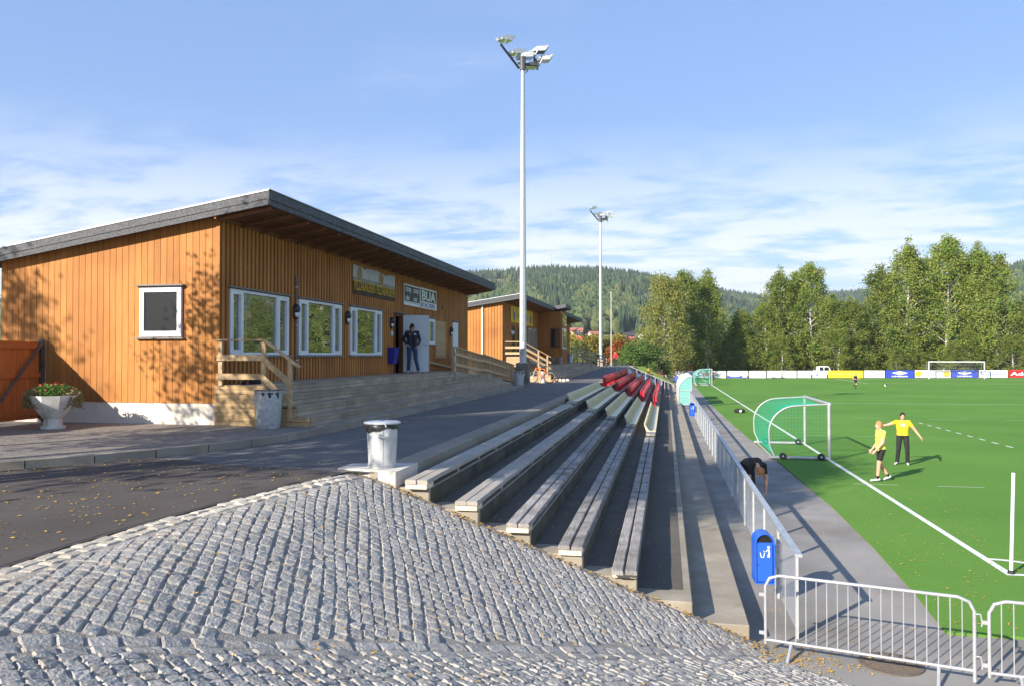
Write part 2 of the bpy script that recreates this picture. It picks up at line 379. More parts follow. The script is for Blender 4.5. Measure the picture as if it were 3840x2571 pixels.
def ubox(m):
    if m not in UB:
        b = MB(); b.use(m); b.box((-.5, -.5, -.5), (.5, .5, .5)); UB[m] = b.mesh('board_' + m)
    return UB[m]
def board(name, m, parent, lo, hi, rot=None, **k):   # parent at origin or local coordinates
    c = [(a + b) / 2 for a, b in zip(lo, hi)]; s = [abs(b - a) for a, b in zip(lo, hi)]
    return ob(name, ubox(m), parent, c, rot, s, **k)
def beam(name, m, parent, a, b, w, h, **k):          # a box piece between two points
    a = Vector(a); b = Vector(b); d = b - a; q = d.to_track_quat('Y', 'Z')
    o = ob(name, ubox(m), parent, (a + b) / 2, q.to_euler(), (w, d.length, h), **k); return o
def clone(o, parent=None, **k):
    c = o.copy(); COL.objects.link(c); c.parent = parent
    for ch in list(o.children): clone(ch, c)
    for a, b in k.items():
        if a in ('label', 'group', 'category'): c[a] = b
        else: setattr(c, a, b)
    return c
def text(body, m, parent, origin, right, up, width=None, height=None, name='lettering', bold=0.0, shear=0, depth=.004, space=1.0):
    cu = bpy.data.curves.new('t', 'FONT'); cu.body = body; cu.size = 1; cu.offset = bold; cu.shear = shear; cu.resolution_u = 2; cu.space_character = space
    cu.extrude = .01
    t = bpy.data.objects.new('t', cu); COL.objects.link(t)
    dg = bpy.context.evaluated_depsgraph_get(); me = bpy.data.meshes.new_from_object(t.evaluated_get(dg))
    bpy.data.objects.remove(t); bpy.data.curves.remove(cu)
    xs = [v.co.x for v in me.vertices]; ys = [v.co.y for v in me.vertices]; x0, x1, y0, y1 = min(xs), max(xs), min(ys), max(ys)
    sx = width / (x1 - x0) if width else None; sy = height / (y1 - y0) if height else sx; sx = sx or sy
    rt = Vector(right).normalized(); u = Vector(up).normalized(); n = rt.cross(u)
    for v in me.vertices:
        p = Vector(origin) + rt * (v.co.x - x0) * sx + u * (v.co.y - y0) * sy + n * (depth * (1 + v.co.z * 50)); v.co = p
    me.materials.clear(); me.materials.append(MATS[m]); return ob(name, me, parent)

# pitch tilt (drainage fall) and stand geometry
def zp(x, y): return .0075 * max(0, x - 6) * max(0, min(1, (y - 20) / 105))
def ZT(y): return 2.05 + (0 if y < 45 else min(1, (y - 45) / 45) * .35)
SX = lambda i: 1.03 - .703 * i
SZ = lambda i: .265 * i
Y_S0, Y_S1 = 10.32, 94.0

# ------------------------------------------------------------------ ground
def sheet(name, m, poly, z=None, parent=None, **k):
    b = MB(); b.use(m); b.add([(p[0], p[1], p[2] if z is None else z) for p in poly], [tuple(range(len(poly)))])
    me = b.mesh(name)
    if me.polygons[0].normal.z < 0: me.flip_normals()
    return ob(name, me, parent, **k)
sheet('ground', 'grass', [(-3000, -400, 0), (3000, -400, 0), (3000, 4000, 0), (-3000, 4000, 0)], -.6, kind='structure')
sheet('lower_path', 'asphalt_low', [(-3, -30), (60, -30), (60, 131), (-3, 131)], 0, kind='structure')
sheet('park_lawn', 'grass', [(-60, 131), (-3, 131), (90, 131), (120, 200), (-60, 200)], -.03, kind='structure')
# turf as a gently falling grid
b = MB(); b.use('turf'); xs = [3.5, 4, 5, 6] + [6 + i * 6 for i in range(1, 14)]; ys = [11.25, 13, 16, 20] + [20 + i * 7 for i in range(1, 16)] + [128.5]
edge = [(11.25, 3.62), (13, 3.75), (16, 3.88), (20.8, 3.95), (30, 3.72), (40, 3.5), (55, 3.32), (130, 3.3)]
def edgex(y):
    for (a, xa), (c, xc) in zip(edge, edge[1:]):
        if y <= c: return xa + (xc - xa) * (y - a) / (c - a)
    return 3.3
vs = []; W_ = len(xs)
for y in ys:
    for i, x in enumerate(xs):
        xx = edgex(y) if i == 0 else x
        vs.append((xx, y, .035 + zp(xx, y)))
b.add(vs, [(r * W_ + c, r * W_ + c + 1, (r + 1) * W_ + c + 1, (r + 1) * W_ + c) for r in range(len(ys) - 1) for c in range(W_ - 1)])
n0 = len(vs)
b.add([(edgex(y), y, q) for y in ys for q in (.035, -.02)], [(2 * r, 2 * r + 1, 2 * r + 3, 2 * r + 2) for r in range(len(ys) - 1)])
b.add([(x, 11.25, q) for x in [3.62] + xs[1:] for q in (.035, -.02)], [(2 * r, 2 * r + 1, 2 * r + 3, 2 * r + 2) for r in range(W_ - 1)])
turf = b.build('pitch', kind='structure')
def line(p, q, w=.11, m='line_white', name='painted_line', lift=.040):
    p = Vector((p[0], p[1], 0)); q = Vector((q[0], q[1], 0)); d = (q - p); n = max(1, int(d.length / 6)); d.normalize(); r = Vector((d.y, -d.x, 0)) * w / 2
    b = MB(); b.use(m); vs = []
    for i in range(n + 1):
        c = p.lerp(q, i / n)
        for s in (-1, 1):
            e = c + r * s; vs.append((e.x, e.y, zp(e.x, e.y) + lift))
    b.add(vs, [(2 * i, 2 * i + 1, 2 * i + 3, 2 * i + 2) for i in range(n)]); me = b.mesh(name)
    if me.polygons[0].normal.z < 0: me.flip_normals()
    return ob(name, me, turf)
def dashes(p, q, on, off, w=.06, m='line_faint'):
    p = Vector(p); q = Vector(q); L = (q - p).length; t = 0
    while t < L:
        line(p.lerp(q, t / L), p.lerp(q, min(1, (t + on) / L)), w, m); t += on + off
line((5.60, 14.33), (5.40, 122.5), .13)
line((5.66, 14.39), (84, 14.39), .12, lift=.0405)
line((5.5, 62.6), (84, 62.6), .10, 'line_white')
line((24.6, 122.5), (24.6, 103.5), .12); line((24.54, 103.5), (84, 103.5), .12, lift=.0405)
line((5.4, 122.5), (84, 122.5), .12, lift=.041)
line((34.6, 122.4), (34.6, 117), .12); line((34.5, 117), (50, 117), .12, lift=.0405)
for i in range(9):
    a0, a1 = R(90 * i / 9), R(90 * (i + 1) / 9)
    line((5.62 + math.cos(a0), 14.4 + math.sin(a0)), (5.62 + math.cos(a1), 14.4 + math.sin(a1)), .12, lift=.0412 + .0001 * (i % 2))
dashes((5.2, 23.65), (30, 23.65), 1.2, 1.0, .07)
dashes((6.2, 37.4), (10.6, 37.4), 1.1, .9, .07)
p0 = onz(3446, 1587, 0); p1 = onz(3806, 1683, 0)
for k in range(9):
    a, c = p0.lerp(p1, k / 8.6), p0.lerp(p1, k / 8.6 + .055); line(a, c, .09, 'line_white')
dashes((6.5, 48), (40, 48), 2, 2, .08); dashes((8, 84), (40, 84), 2, 3, .08)

# upper asphalt
beige = [(-4.37, 10.30), (-4.67, 8.91), (-4.85, 7.69), (-4.97, 6.58), (-5.02, 5.81), (-5.0, 5.13), (-4.9, 4.2), (-4.75, 3), (-4.6, 1.5), (-4.4, -1), (-4.2, -6)]
up = [(-4.0, 10.30), (-4.0, 45), (-40, 45), (-40, -30), (-4.2, -30)] + [(x, y) for x, y in beige[::-1]]
asph = sheet('walkway', 'asphalt', up, 2.05, kind='structure')
sheet('walkway_rise', 'asphalt', [(-4.0, 45, 2.05), (-4.0, 90, 2.4), (-40, 90, 2.4), (-40, 45, 2.05)], kind='structure')
sheet('walkway_end', 'asphalt', [(-4.0, 90, 2.4), (-4.0, 97, 2.4), (-40, 97, 2.4), (-40, 90, 2.4)], kind='structure')
part('embankment', 'grass', None, lambda b: b.add([(-2.6, 94.2, 2.35), (-40, 97.2, 2.35), (-40, 110, -.5), (4, 104, -.5), (2.5, 94.2, -.5)], [(0, 1, 2, 3, 4)]), kind='structure')
patch = [(-4.44, 10.23)] + [(-5.63, 10.48), (-6.65, 10.62), (-7.3, 10.95), (-8.0, 10.95), (-8.5, 10.3), (-9.15, 9.5), (-10.9, 7.55), (-14, 5), (-16, 2), (-16, -8), (-4.3, -8)] + [(x - .03, y) for x, y in beige[::-1][1:-1]]
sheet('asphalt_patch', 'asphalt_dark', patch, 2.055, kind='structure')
# raised paving and kerb stones
kl = [(-16.5, 3.2), (-14, 5.05), (-11.5, 7.15), (-9.23, 9.45), (-8.15, 10.9), (-7.5, 12.2), (-7.12, 13.5), (-6.98, 15), (-6.95, 16.5), (-6.95, 40)]
pav = sheet('paving', 'paving', [(x - .12, y + .04) for x, y in kl] + [(-9.6, 40), (-40, 40), (-40, 3)], 2.165, kind='structure')
kerb = thing('kerb', 'curved grey concrete kerb between brick paving and asphalt road', 'kerb')
def along(pts, step):
    acc = []; d = 0; pts = [Vector((*p, 0)) for p in pts]; seg = 0; cur = pts[0].copy(); acc.append(cur.copy()); left = step
    while seg < len(pts) - 1:
        v = pts[seg + 1] - cur
        if v.length >= left: cur = cur + v.normalized() * left; acc.append(cur.copy()); left = step
        else: left -= v.length; seg += 1; cur = pts[seg].copy()
    return acc
kp = along(kl, .9)
for a, c in zip(kp, kp[1:]):
    if a.y > 37.4: break
    d = (c - a).normalized(); a2 = a + d * .006; c2 = c - d * .006; h = random.uniform(-.006, .006)
    beam('kerb_stone', 'concrete', kerb, (a2.x, a2.y, 2.07 + h), (c2.x, c2.y, 2.07 + h), .15, .22)
# concrete strip under the wooden steps
board('footing', 'concrete', kerb, (-7.42, 15.5, 1.9), (-7.03, 37.6, 2.185))

# ---- cobbled bank and ramp
CA, CB = Vector((-3.9, 4.0)), Vector((.3, 8.9)); CD = (CB - CA).normalized()
def side(x, y): return CD.x * (y - CA.y) - CD.y * (x - CA.x)      # > 0 on the bank
def zbank(x, y):
    p = 1.855 - .377 * (x + 3.66); k = .16
    h = max(0, min(1, .5 + .5 * (p - 2.04) / k)); return max(-.02, p * (1 - h) + 2.04 * h - k * h * (1 - h))
def znear(x, y):
    p = 2.05 - .1635 * x - .1844 * y; k = .12
    h = max(0, min(1, .5 + .5 * (p - 2.05) / k)); return p * (1 - h) + 2.05 * h - k * h * (1 - h)
def zc_(x, y):
    s = side(x, y); a, c = zbank(x, y), znear(x, y)
    t = max(0, min(1, s / .12 + .5)); return a * t + c * (1 - t)
def bx(y):
    for (xa, ya), (xc, yc) in zip(beige, beige[1:]):
        if yc <= y <= ya: return xa + (xc - xa) * (ya - y) / (ya - yc)
    return -4.37 if y > 10 else -4.2
b = MB(); b.use('mortar'); G = .12; nx, ny = int(9.2 / G), int(14 / G); ok = {}
for j in range(ny + 1):
    for i in range(nx + 1):
        y = 10.34 - j * G; x0 = bx(y); x = x0 + i * G
        ok[(i, j)] = len(b.v); b.v.append((x, y, zc_(x, y) - .004))
for j in range(ny):
    for i in range(nx):
        q = [ok[(i, j)], ok[(i + 1, j)], ok[(i + 1, j + 1)], ok[(i, j + 1)]]
        if all(b.v[t][2] < -.15 for t in q): continue
        b.f.append(q); b.m.append(0)
bank = b.build('cobbled_bank', kind='structure', smooth=60)
def stone_mesh(rng, lx, ly, h=.07):
    b = MB(); b.use('granite'); g = (-1, -.84, -.3, .3, .84, 1); n = 5; vs = []
    sk = [rng.uniform(-.10, .10) for _ in range(8)]
    for j in range(n + 1):
        for i in range(n + 1):
            u, v = g[i], g[j]
            e = max(abs(u), abs(v))
            x = u * lx / 2 * (1 + sk[0] * v + sk[1] * (v * v - .5)); y = v * ly / 2 * (1 + sk[2] * u + sk[3] * (u * u - .5))
            z = .012 * (1 - .25 * (u ** 4 + v ** 4)) + rng.uniform(-.0035, .004) + sk[4] * .04 * u + sk[5] * .04 * v
            if e == 1: z -= .010; x *= .99 + rng.uniform(-.03, .03); y *= .99 + rng.uniform(-.03, .03)
            vs.append((x, y, z))
    fs = [(j * (n + 1) + i, j * (n + 1) + i + 1, (j + 1) * (n + 1) + i + 1, (j + 1) * (n + 1) + i) for j in range(n) for i in range(n)]
    rim = [i for i in range(n)] + [n + j * (n + 1) for j in range(n)] + [n * (n + 1) + n - i for i in range(n)] + [(n - j) * (n + 1) for j in range(n)]
    o = len(vs); vs += [(vs[r][0] * 1.02, vs[r][1] * 1.02, -h) for r in rim]
    fs += [(rim[k], o + k, o + (k + 1) % len(rim), rim[(k + 1) % len(rim)]) for k in range(len(rim))]
    return vs, fs
rng = random.Random(3); stones = []       # (x, y, angle, lx, ly, mat)
def nrm(x, y, f=zc_):
    e = .05; return Vector((-(f(x + e, y) - f(x - e, y)) / (2 * e), -(f(x, y + e) - f(x, y - e)) / (2 * e), 1)).normalized()
d1 = Vector((-.39, .921)); d2 = Vector((.921, .39)); pitch = .114
for c in range(-85, 95):
    t = -3 + rng.uniform(0, .15)
    while t < 15:
        ly = rng.choice((.085, .095, .10, .11, .12, .13, .14, .17)); p = Vector((-1.5, 6)) + d2 * c * pitch + d1 * (t + ly / 2 - 6)
        off = .018 * math.sin(t * 2.1 + c * .7); q = p + d2 * off; t += ly + rng.uniform(.010, .022)
        if side(q.x, q.y) > .165 and q.y < 10.22 and q.x > bx(q.y) + .34 and zbank(q.x, q.y) > 0.0 and q.x < 1.2 + .0 * q.y:
            stones.append((q.x, q.y, math.atan2(d1.y, d1.x) - math.pi / 2 + rng.uniform(-.07, .07), pitch - rng.uniform(.004, .018), ly + .004, 0))
d1n = Vector((.80, -.60)); d2n = Vector((.60, .80))
for c in range(-75, 75):
    t = -9
    while t < 9:
        ly = rng.choice((.09, .11, .12, .14, .16)); p = Vector((0, 5)) + d2n * c * .118 + d1n * (t + ly / 2); t += ly + rng.uniform(.012, .024)
        s = side(p.x, p.y)
        if s < -.165 and p.x > bx(p.y) + .1 and p.x < 2.3 and p.y > -.5 and znear(p.x, p.y) > .0 and (p.y > .55 * abs(p.x + .2 * p.y)):
            stones.append((p.x, p.y, math.atan2(d1n.y, d1n.x) - math.pi / 2 + rng.uniform(-.06, .06), .118 - rng.uniform(.004, .018), ly + .004, 0))
t = -2.0
while t < 8.4:
    ly = rng.uniform(.16, .26)
    for o in (-.065, .065):
        q = CA + CD * (t + ly / 2) + Vector((-CD.y, CD.x)) * o
        if zc_(q.x, q.y) > .0 and q.x > bx(q.y) + .2: stones.append((q.x, q.y, math.atan2(CD.y, CD.x) - math.pi / 2 + rng.uniform(-.04, .04), .12, ly - .012, 0))
    t += ly
bp = along(beige[:-2], .215)
for r_, offx in ((0, .08), (1, .22)):
    for a, c in zip(bp, bp[1:]):
        d = (c - a).normalized(); m_ = (a + c) / 2 + Vector((-d.y, d.x, 0)) * offx + d * .1 * r_
        if m_.y < 10.2: stones.append((m_.x, m_.y, math.atan2(d.y, d.x) - math.pi / 2, .13, .2, 1))
stones = [s for s in stones if s[1] > .9]
stones.sort(key=lambda s: s[0] ** 2 + s[1] ** 2 + (0 if zc_(s[0], s[1]) else 0) + (60 if s[1] < 3.6 or abs(math.atan2(s[0], s[1]) + YAW) > .62 else 0))
protos = {}
def stone_proto(k, m):
    if (k, m) not in protos:
        vs, fs = stone_mesh(random.Random(k + 50 * m), 1, 1); b = MB(); b.use('granite' if m == 0 else 'granite_edge'); b.add(vs, fs)
        me = b.mesh('cobblestone'); at = me.attributes.new('rnd', 'FLOAT', 'POINT'); at.data.foreach_set('value', [k / 17.0] * len(me.vertices)); protos[(k, m)] = me
    return protos[(k, m)]
rest = MB(); rest.use('granite'); rest.use('granite_edge'); rest_r = []
for i, (x, y, an, lx, ly, m_) in enumerate(stones):
    n = nrm(x, y); q = Vector((0, 0, 1)).rotation_difference(n).to_matrix().to_4x4() @ Matrix.Rotation(an, 4, 'Z')
    zz = zc_(x, y) + rng.uniform(-.007, .005)
    tilt = Matrix.Rotation(rng.uniform(-.07, .07), 4, 'X') @ Matrix.Rotation(rng.uniform(-.07, .07), 4, 'Y')
    M = Matrix.Translation((x, y, zz)) @ q @ tilt @ Matrix.Diagonal((lx, ly, 1, 1))
    if i < 296:
        o = ob('cobblestone', stone_proto(rng.randrange(16), m_), bank); o.matrix_world = M
    else:
        vs, fs = stone_mesh(rng, 1, 1); rest.cur = m_; rest.add([M @ Vector(v) for v in vs], fs); rest_r += [rng.random()] * len(vs)
me = bpy.data.meshes.new('cobblestones'); me.from_pydata(rest.v, [], rest.f)
for m in rest.mats: me.materials.append(MATS[m])
me.polygons.foreach_set('material_index', rest.m)
at = me.attributes.new('rnd', 'FLOAT', 'POINT'); at.data.foreach_set('value', rest_r); ob('cobblestones', me, bank, kind='stuff')
print('stones', len(stones))

# ------------------------------------------------------------------ concrete stand with benches
stand = thing('concrete_stand', 'long stepped grey concrete stand between the walkway and the pitch', 'stand', (0, 10.32, 0))
def sl(p): return (p[0], p[1] - 10.32, p[2])
for i in range(7):
    x1 = SX(i); x0 = SX(i + 1) if i < 6 else -3.66
    so = part('step', 'concrete', stand, lambda b: b.box(sl((x0 - .4, Y_S0 - .05 * (i % 2), -.3)), sl((x1, Y_S1, SZ(i + 1)))), bevel=.012)
    if i >= 1: part('riser_face', 'riser_shade', so, lambda b: b.box(sl((x1 - .02, Y_S0 + .06, SZ(i) - .05)), sl((x1 + .004, Y_S1 - .2, SZ(i + 1) - .012))))  # thin dark sheet painting shade on the riser, near end left bare
    if i >= 1: part('tread_surface', 'tread_grit_shade', so, lambda b: b.box(sl((x0 + .004, Y_S0 + (.45 if i < 6 else .1), SZ(i + 1) - .01)), sl((x1 - (.11 if i < 2 else .30), Y_S1 - .1, SZ(i + 1) + .004))))  # dirty tread darkened with painted shade, front edge left bare
part('retaining_edge', 'concrete', stand, lambda b: b.prism([sl(p) for p in ((-3.66, 10.33, 1.5), (-3.66, 10.33, 2.062), (-4.06, 10.33, 2.062), (-4.06, 10.33, 1.5))], (0, 45 - 10.33, 0)))
part('retaining_edge', 'concrete', stand, lambda b: b.add([sl(p) for p in ((-3.66, 45, 1.5), (-3.66, 45, 2.062), (-4.06, 45, 2.062), (-4.06, 45, 1.5), (-3.66, 94, 1.5), (-3.66, 94, 2.42), (-4.06, 94, 2.42), (-4.06, 94, 1.5))],
     [(0, 1, 5, 4), (1, 2, 6, 5), (2, 3, 7, 6), (0, 3, 2, 1), (4, 5, 6, 7)]))
part('plinth', 'concrete_pale', stand, lambda b: b.prism([sl(p) for p in ((-3.652, 10.26, 1.6), (-4.62, 10.50, 1.6), (-4.60, 11.0, 1.6), (-3.652, 11.25, 1.6))], (0, 0, .467)), bevel=.01)
tier = ['on the top tier beside the walkway', 'on the second tier from the top', 'on the middle tier', 'on the second tier from the bottom', 'on the lowest seating tier']
def plank_mesh(m, L, w, t, seed):
    rg = random.Random(seed); b = MB(); b.use(m); n = max(2, int(L / .6)); vs = []
    c = .012
    for k in range(n + 1):
        y = L * k / n; dz = rg.uniform(-.004, .004); dxx = rg.uniform(-.004, .004)
        for x, z in ((-w / 2, 0), (w / 2, 0), (w / 2, t - c), (w / 2 - c, t), (-w / 2 + c, t), (-w / 2, t - c)): vs.append((x + dxx, y, z + dz))
    fs = [(k * 6 + j, k * 6 + (j + 1) % 6, (k + 1) * 6 + (j + 1) % 6, (k + 1) * 6 + j) for k in range(n) for j in range(6)] + [tuple(range(5, -1, -1)), tuple(range(n * 6, n * 6 + 6))]
    b.add(vs, fs); return b.mesh('plank')
pm = {}
for m in ('bench_new', 'bench_old'):
    for s in range(3): pm[(m, s)] = plank_mesh(m, 4.18, .155 if m == 'bench_new' else .148, .058, s)
for t in range(5):
    i = 6 - t; zt = SZ(i + 1); xe = SX(i); old = t >= 2; m = 'bench_old' if old else 'bench_new'
    be = thing('wooden_bench', ('weathered cracked' if old else 'smooth pale') + ' two-plank wooden bench ' + tier[t] + ', nearest the cobbles', 'bench', (xe - .16, 10.20 - (.08 if t == 4 else 0), zt), group='wooden benches at the near end of the stand')
    w = .155 if not old else .148; gap = .004 if not old else .022
    y1 = 27.6 - t * .1 - be.location.y
    y = 0; k = 0
    while y < y1 - 1:
        L = min(4.2, y1 - y)
        for s in (-1, 1):
            ob('plank', pm[(m, (k + s + t) % 3)], be, (s * (w + gap) / 2 + random.uniform(-.003, .003), y + random.uniform(0, .03), .062 + random.uniform(0, .006)), None, (1, (L - .02) / 4.18, 1))
        y += 4.2; k += 1
    yy = .37
    while yy < y1:
        board('support', 'bench_new', be, (-.13, yy - .05, 0), (.13, yy + .05, .062)); yy += 1.4
    board('support', 'paint_cream', be, (-.15, .02 + (.0 if t != 4 else .12), 0), (.15, .33, .061))
    # short bench piece next to the plastic seats
    for s in (-1, 1): board('plank', m, be, (s * .082 - .077, 27.72 - be.location.y, .075), (s * .082 + .077, 28.6 - be.location.y, .135))
    for yk in (27.9, 28.4): board('support', 'bench_new', be, (-.13, yk - .05 - be.location.y, 0), (.13, yk + .05 - be.location.y, .075))

# plastic seat rows
def seat_shell(m, red=False):
    b = MB(); b.use(m)
    if not red: prof = [(.20, .10), (.20, .14), (.14, .155), (.0, .145), (-.10, .16), (-.15, .24), (-.19, .40), (-.215, .46), (-.235, .455), (-.215, .36), (-.185, .22), (-.16, .12), (-.1, .10)]
    else: prof = [(-.10, .30), (-.05, .33), (-.045, .62), (-.09, .74), (-.13, .76), (-.13, .70), (-.10, .58), (-.11, .34)]
    n = len(prof); yl = (.014, .05, .13, .24, .35, .43, .466); vs = []
    for y in yl:
        q = abs((y - .24) / .226) ** 3; vs += [(x + (.035 * q if x < -.1 and not red else 0), y, z - (q * .30 * max(0, z - .2) if x < -.04 else 0)) for x, z in prof]
    m_ = len(yl); fs = [(r * n + k, r * n + (k + 1) % n, (r + 1) * n + (k + 1) % n, (r + 1) * n + k) for r in range(m_ - 1) for k in range(n)] + [tuple(range(n - 1, -1, -1)), tuple(range((m_ - 1) * n, m_ * n))]
    b.add(vs, fs)
    if red:    # tipped-up seat pan in front of the back
        b.add([(.0, .03, .30), (.0, .45, .30), (.10, .45, .33), (.10, .03, .33), (-.02, .05, .64), (-.02, .43, .64), (.05, .43, .66), (.05, .05, .66)],
              [(0, 1, 2, 3), (4, 5, 6, 7), (0, 1, 5, 4), (1, 2, 6, 5), (2, 3, 7, 6), (3, 0, 4, 7)])
        b.box((-.07, .20, 0), (.02, .28, .34))
    b.v = [(x, y, z * (.84 if red else .72) + (.0 if red else .045)) for x, y, z in b.v]; return b.mesh('seat', smooth=35)
def bucket(m):
    b = MB(); b.use(m)
    b.add([(x, y, z) for y in (.01, .47) for x, z in ((.20, .10), (.20, .135), (.0, .13), (-.13, .14), (-.13, .10))], [(0, 1, 6, 5), (1, 2, 7, 6), (2, 3, 8, 7), (3, 4, 9, 8), (4, 0, 5, 9), (4, 3, 2, 1, 0), (5, 6, 7, 8, 9)])
    ys_ = (.03, .05, .12, .24, .36, .43, .45); tp = (.30, .36, .40, .415, .40, .36, .30); vs = []
    for y, t_ in zip(ys_, tp):
        k_ = (t_ - .12) / .30; vs += [(-.105, y, .12), (-.115 - .085 * k_, y, t_), (-.145 - .085 * k_, y, t_), (-.14, y, .12)]
    b.add(vs, [(4 * r + k, 4 * r + (k + 1) % 4, 4 * r + 4 + (k + 1) % 4, 4 * r + 4 + k) for r in range(6) for k in range(4)] + [(3, 2, 1, 0), (24, 25, 26, 27)])
    for y in (.012, .448): b.prism([(.02, y, .13), (-.12, y, .14), (-.19, y, .34), (-.16, y, .34), (-.07, y, .19)], (0, .016, 0))
    return b.mesh('seat', smooth=30)
cream = bucket('seat_cream'); red = seat_shell('seat_red', True); pale = bucket('seat_pale')
for t in range(5):
    i = 6 - t; zt = SZ(i + 1); xe = SX(i)
    ro = thing('seat_row', 'row of cream plastic bucket seats ' + tier[t], 'seats', (xe - .19, 28.75, zt), group='cream plastic seat rows')
    board('base_beam', 'bench_old', ro, (-.15, 0, 0), (.15, 13.7, .10))
    for k in range(28): ob('seat', cream, ro, (random.uniform(-.004, .004), .02 + k * .485, 0))
    for sec, (ya, nn) in enumerate(((44.6, 30), (60.6, 22))):
        ro = thing('seat_row', ('nearer' if sec == 0 else 'farther') + ' red folding seats ' + tier[t], 'seats', (xe - .22, ya, zt), group='red folding seat rows')
        for k in range(nn): ob('seat', red, ro, (random.uniform(-.01, .01), k * .485, 0))
    ro = thing('seat_row', 'pale grey seats ' + tier[t] + ', far end', 'seats', (xe - .19, 73, zt), group='pale far seat rows')
    board('base_beam', 'bench_old', ro, (-.15, 0, 0), (.15, 7.8, .10))
    for k in range(16): ob('seat', pale, ro, (0, .02 + k * .485, 0))
    be = thing('wooden_bench', 'grey plank bench ' + tier[t] + ' at the far end', 'bench', (xe - .16, 82, zt), group='far wooden benches')
    for s in (-1, 1): board('plank', 'bench_old', be, (s * .082 - .077, 0, .08), (s * .082 + .077, 11, .14))
    for yk in (.5, 4, 7.5, 10.5): board('support', 'bench_old', be, (-.13, yk, 0), (.13, yk + .1, .08))
# handrail across the stand
hr = thing('handrail', 'thin galvanised handrail running down across the red seat rows', 'handrail', (0, 64, 0))
rp = [(-3.9, 0, 3.05), (-3.3, 0, 2.95), (-.15, 0, 1.62), (.55, 0, 1.33), (.62, 0, 1.22), (.56, 0, 1.16)]
part('rail', 'galv_pale', hr, lambda b: b.tube(rp, .026, 8), smooth=40)
for x in (-3.9, -3.0, -2.3, -1.6, -.85, -.1):
    i = (1.03 - x) / .703; zz = SZ(min(7, int(i) + 1)) if x > -3.6 else ZT(64)
    top = 3.05 if x < -3.8 else 2.95 + (x + 3.3) * (1.62 - 2.95) / (3.15)
    part('post', 'galv_pale', hr, lambda b: b.tube([(x, 0, zz), (x, 0, top)], .022, 8), smooth=40)

# ------------------------------------------------------------------ main clubhouse
XW, YG, YE, XL = -9.5, 15.4, 37.1, -15.05
def roof_top(x): return 7.15 - .158 * (-8.22 - x)
def soff(x): return roof_top(x) - .30
hb = thing('clubhouse', 'large low wooden clubhouse with orange-stained vertical boards and a single-pitch roof', 'building', (XW, YG, 2.15))
def hl(p): return (p[0] - XW, p[1] - YG, p[2] - 2.15)
def hboard(name, m, lo, hi, par=None, **k): return board(name, m, par or hb, hl(lo), hl(hi), **k)
def hpart(name, m, fn, par=None, **k):
    b = MB(); b.use(m); fn(b); b.v = [hl(p) for p in b.v]; return b.build(name, None, par or hb, **k)
def wallcore(b):
    b.prism([(XL + .03, YG + .03, 2.3), (XW - .03, YG + .03, 2.3), (XW - .03, YG + .03, soff(XW) + .1), (XL + .03, YG + .03, soff(XL) + .1)], (0, .12, 0))
    b.prism([(XL + .03, YE - .15, 2.3), (XW - .03, YE - .15, 2.3), (XW - .03, YE - .15, soff(XW) + .1), (XL + .03, YE - .15, soff(XL) + .1)], (0, .12, 0))
    b.box((XL + .03, YG + .15, 2.3), (XL + .15, YE - .15, soff(XL)))
hpart('wall', 'cladding_back', wallcore)
WINS = [(15.78, 18.52, 3.68, 5.15), (19.09, 21.85, 3.68, 5.15), (22.5, 25.22, 3.68, 5.15), (29.15, 31.47, 4.12, 5.15)]
DOOR = (26.5, 27.42, 3.03, 5.14); DOOR2 = (34.25, 35.13, 2.72, 5.18)
OPEN = WINS + [DOOR, DOOR2]
def longcore(b):      # wall sheet with real openings: vertical strips
    cuts = sorted({YG + .1, YE - .1} | {o[0] for o in OPEN} | {o[1] for o in OPEN})
    for a, c in zip(cuts, cuts[1:]):
        o = next((o for o in OPEN if o[0] <= a + 1e-4 and o[1] >= c - 1e-4), None)
        if o: spans = [(2.3, o[2]), (o[3], soff(XW) + .1)]
        else: spans = [(2.3, soff(XW) + .1)]
        for z0, z1 in spans: b.box((XW - .13, a, z0), (XW - .025, c, z1))
hpart('wall', 'cladding_back', longcore)
hpart('interior', 'interior', lambda b: b.box((XL + .4, YG + .4, 2.4), (XW - .9, YE - .4, 5.4)))
hboard('floor', 'interior', (XW - .95, YG + .3, 2.9), (XW - .14, YE - .3, 3.0))
# foundation
hpart('foundation', 'plaster', lambda b: b.box((XL + .05, YG + .012, 2.0), (XW - .06, YG + .3, 2.66)))
# gable boards
x = XL + .075; gw = (527 / 1, 680 / 1)
GW = (-11.44, -10.42, 4.08, 5.17)
while x < XW - .02:
    w = .147
    xr = min(x + .0735, XW + .002); xl = xr - w if xr < XW else x - .0735
    spans = [(2.63 + random.uniform(-.006, .006), soff(x) + .06)]
    if GW[0] - .04 < x < GW[1] + .04: spans = [(spans[0][0], GW[2] - .03), (GW[3] + .03, spans[0][1])]
    for z0, z1 in spans: hboard('board', 'cladding', (xl, YG - .005, z0), (xr, YG + .028, z1))
    x += .158
hboard('corner_board', 'cladding', (XW - .09, YG - .022, 2.64), (XW + .003, YG + .01, soff(XW) + .05))
# long wall boards
y = YG + .12
while y < YE - .03:
    spans = [(2.62, soff(XW) + .06)]
    o = next((o for o in OPEN if o[0] - .07 < y < o[1] + .07), None)
    if o:
        spans = [(2.62, o[2] - .03), (o[3] + .03, soff(XW) + .06)]
        if o is DOOR or o is DOOR2: spans = spans[1:]
    for z0, z1 in spans:
        if z1 - z0 > .05: hboard('board', 'cladding', (XW - .026, y - .052, z0), (XW + .012 + random.uniform(-.002, .002), y + .052, z1))
    y += .18
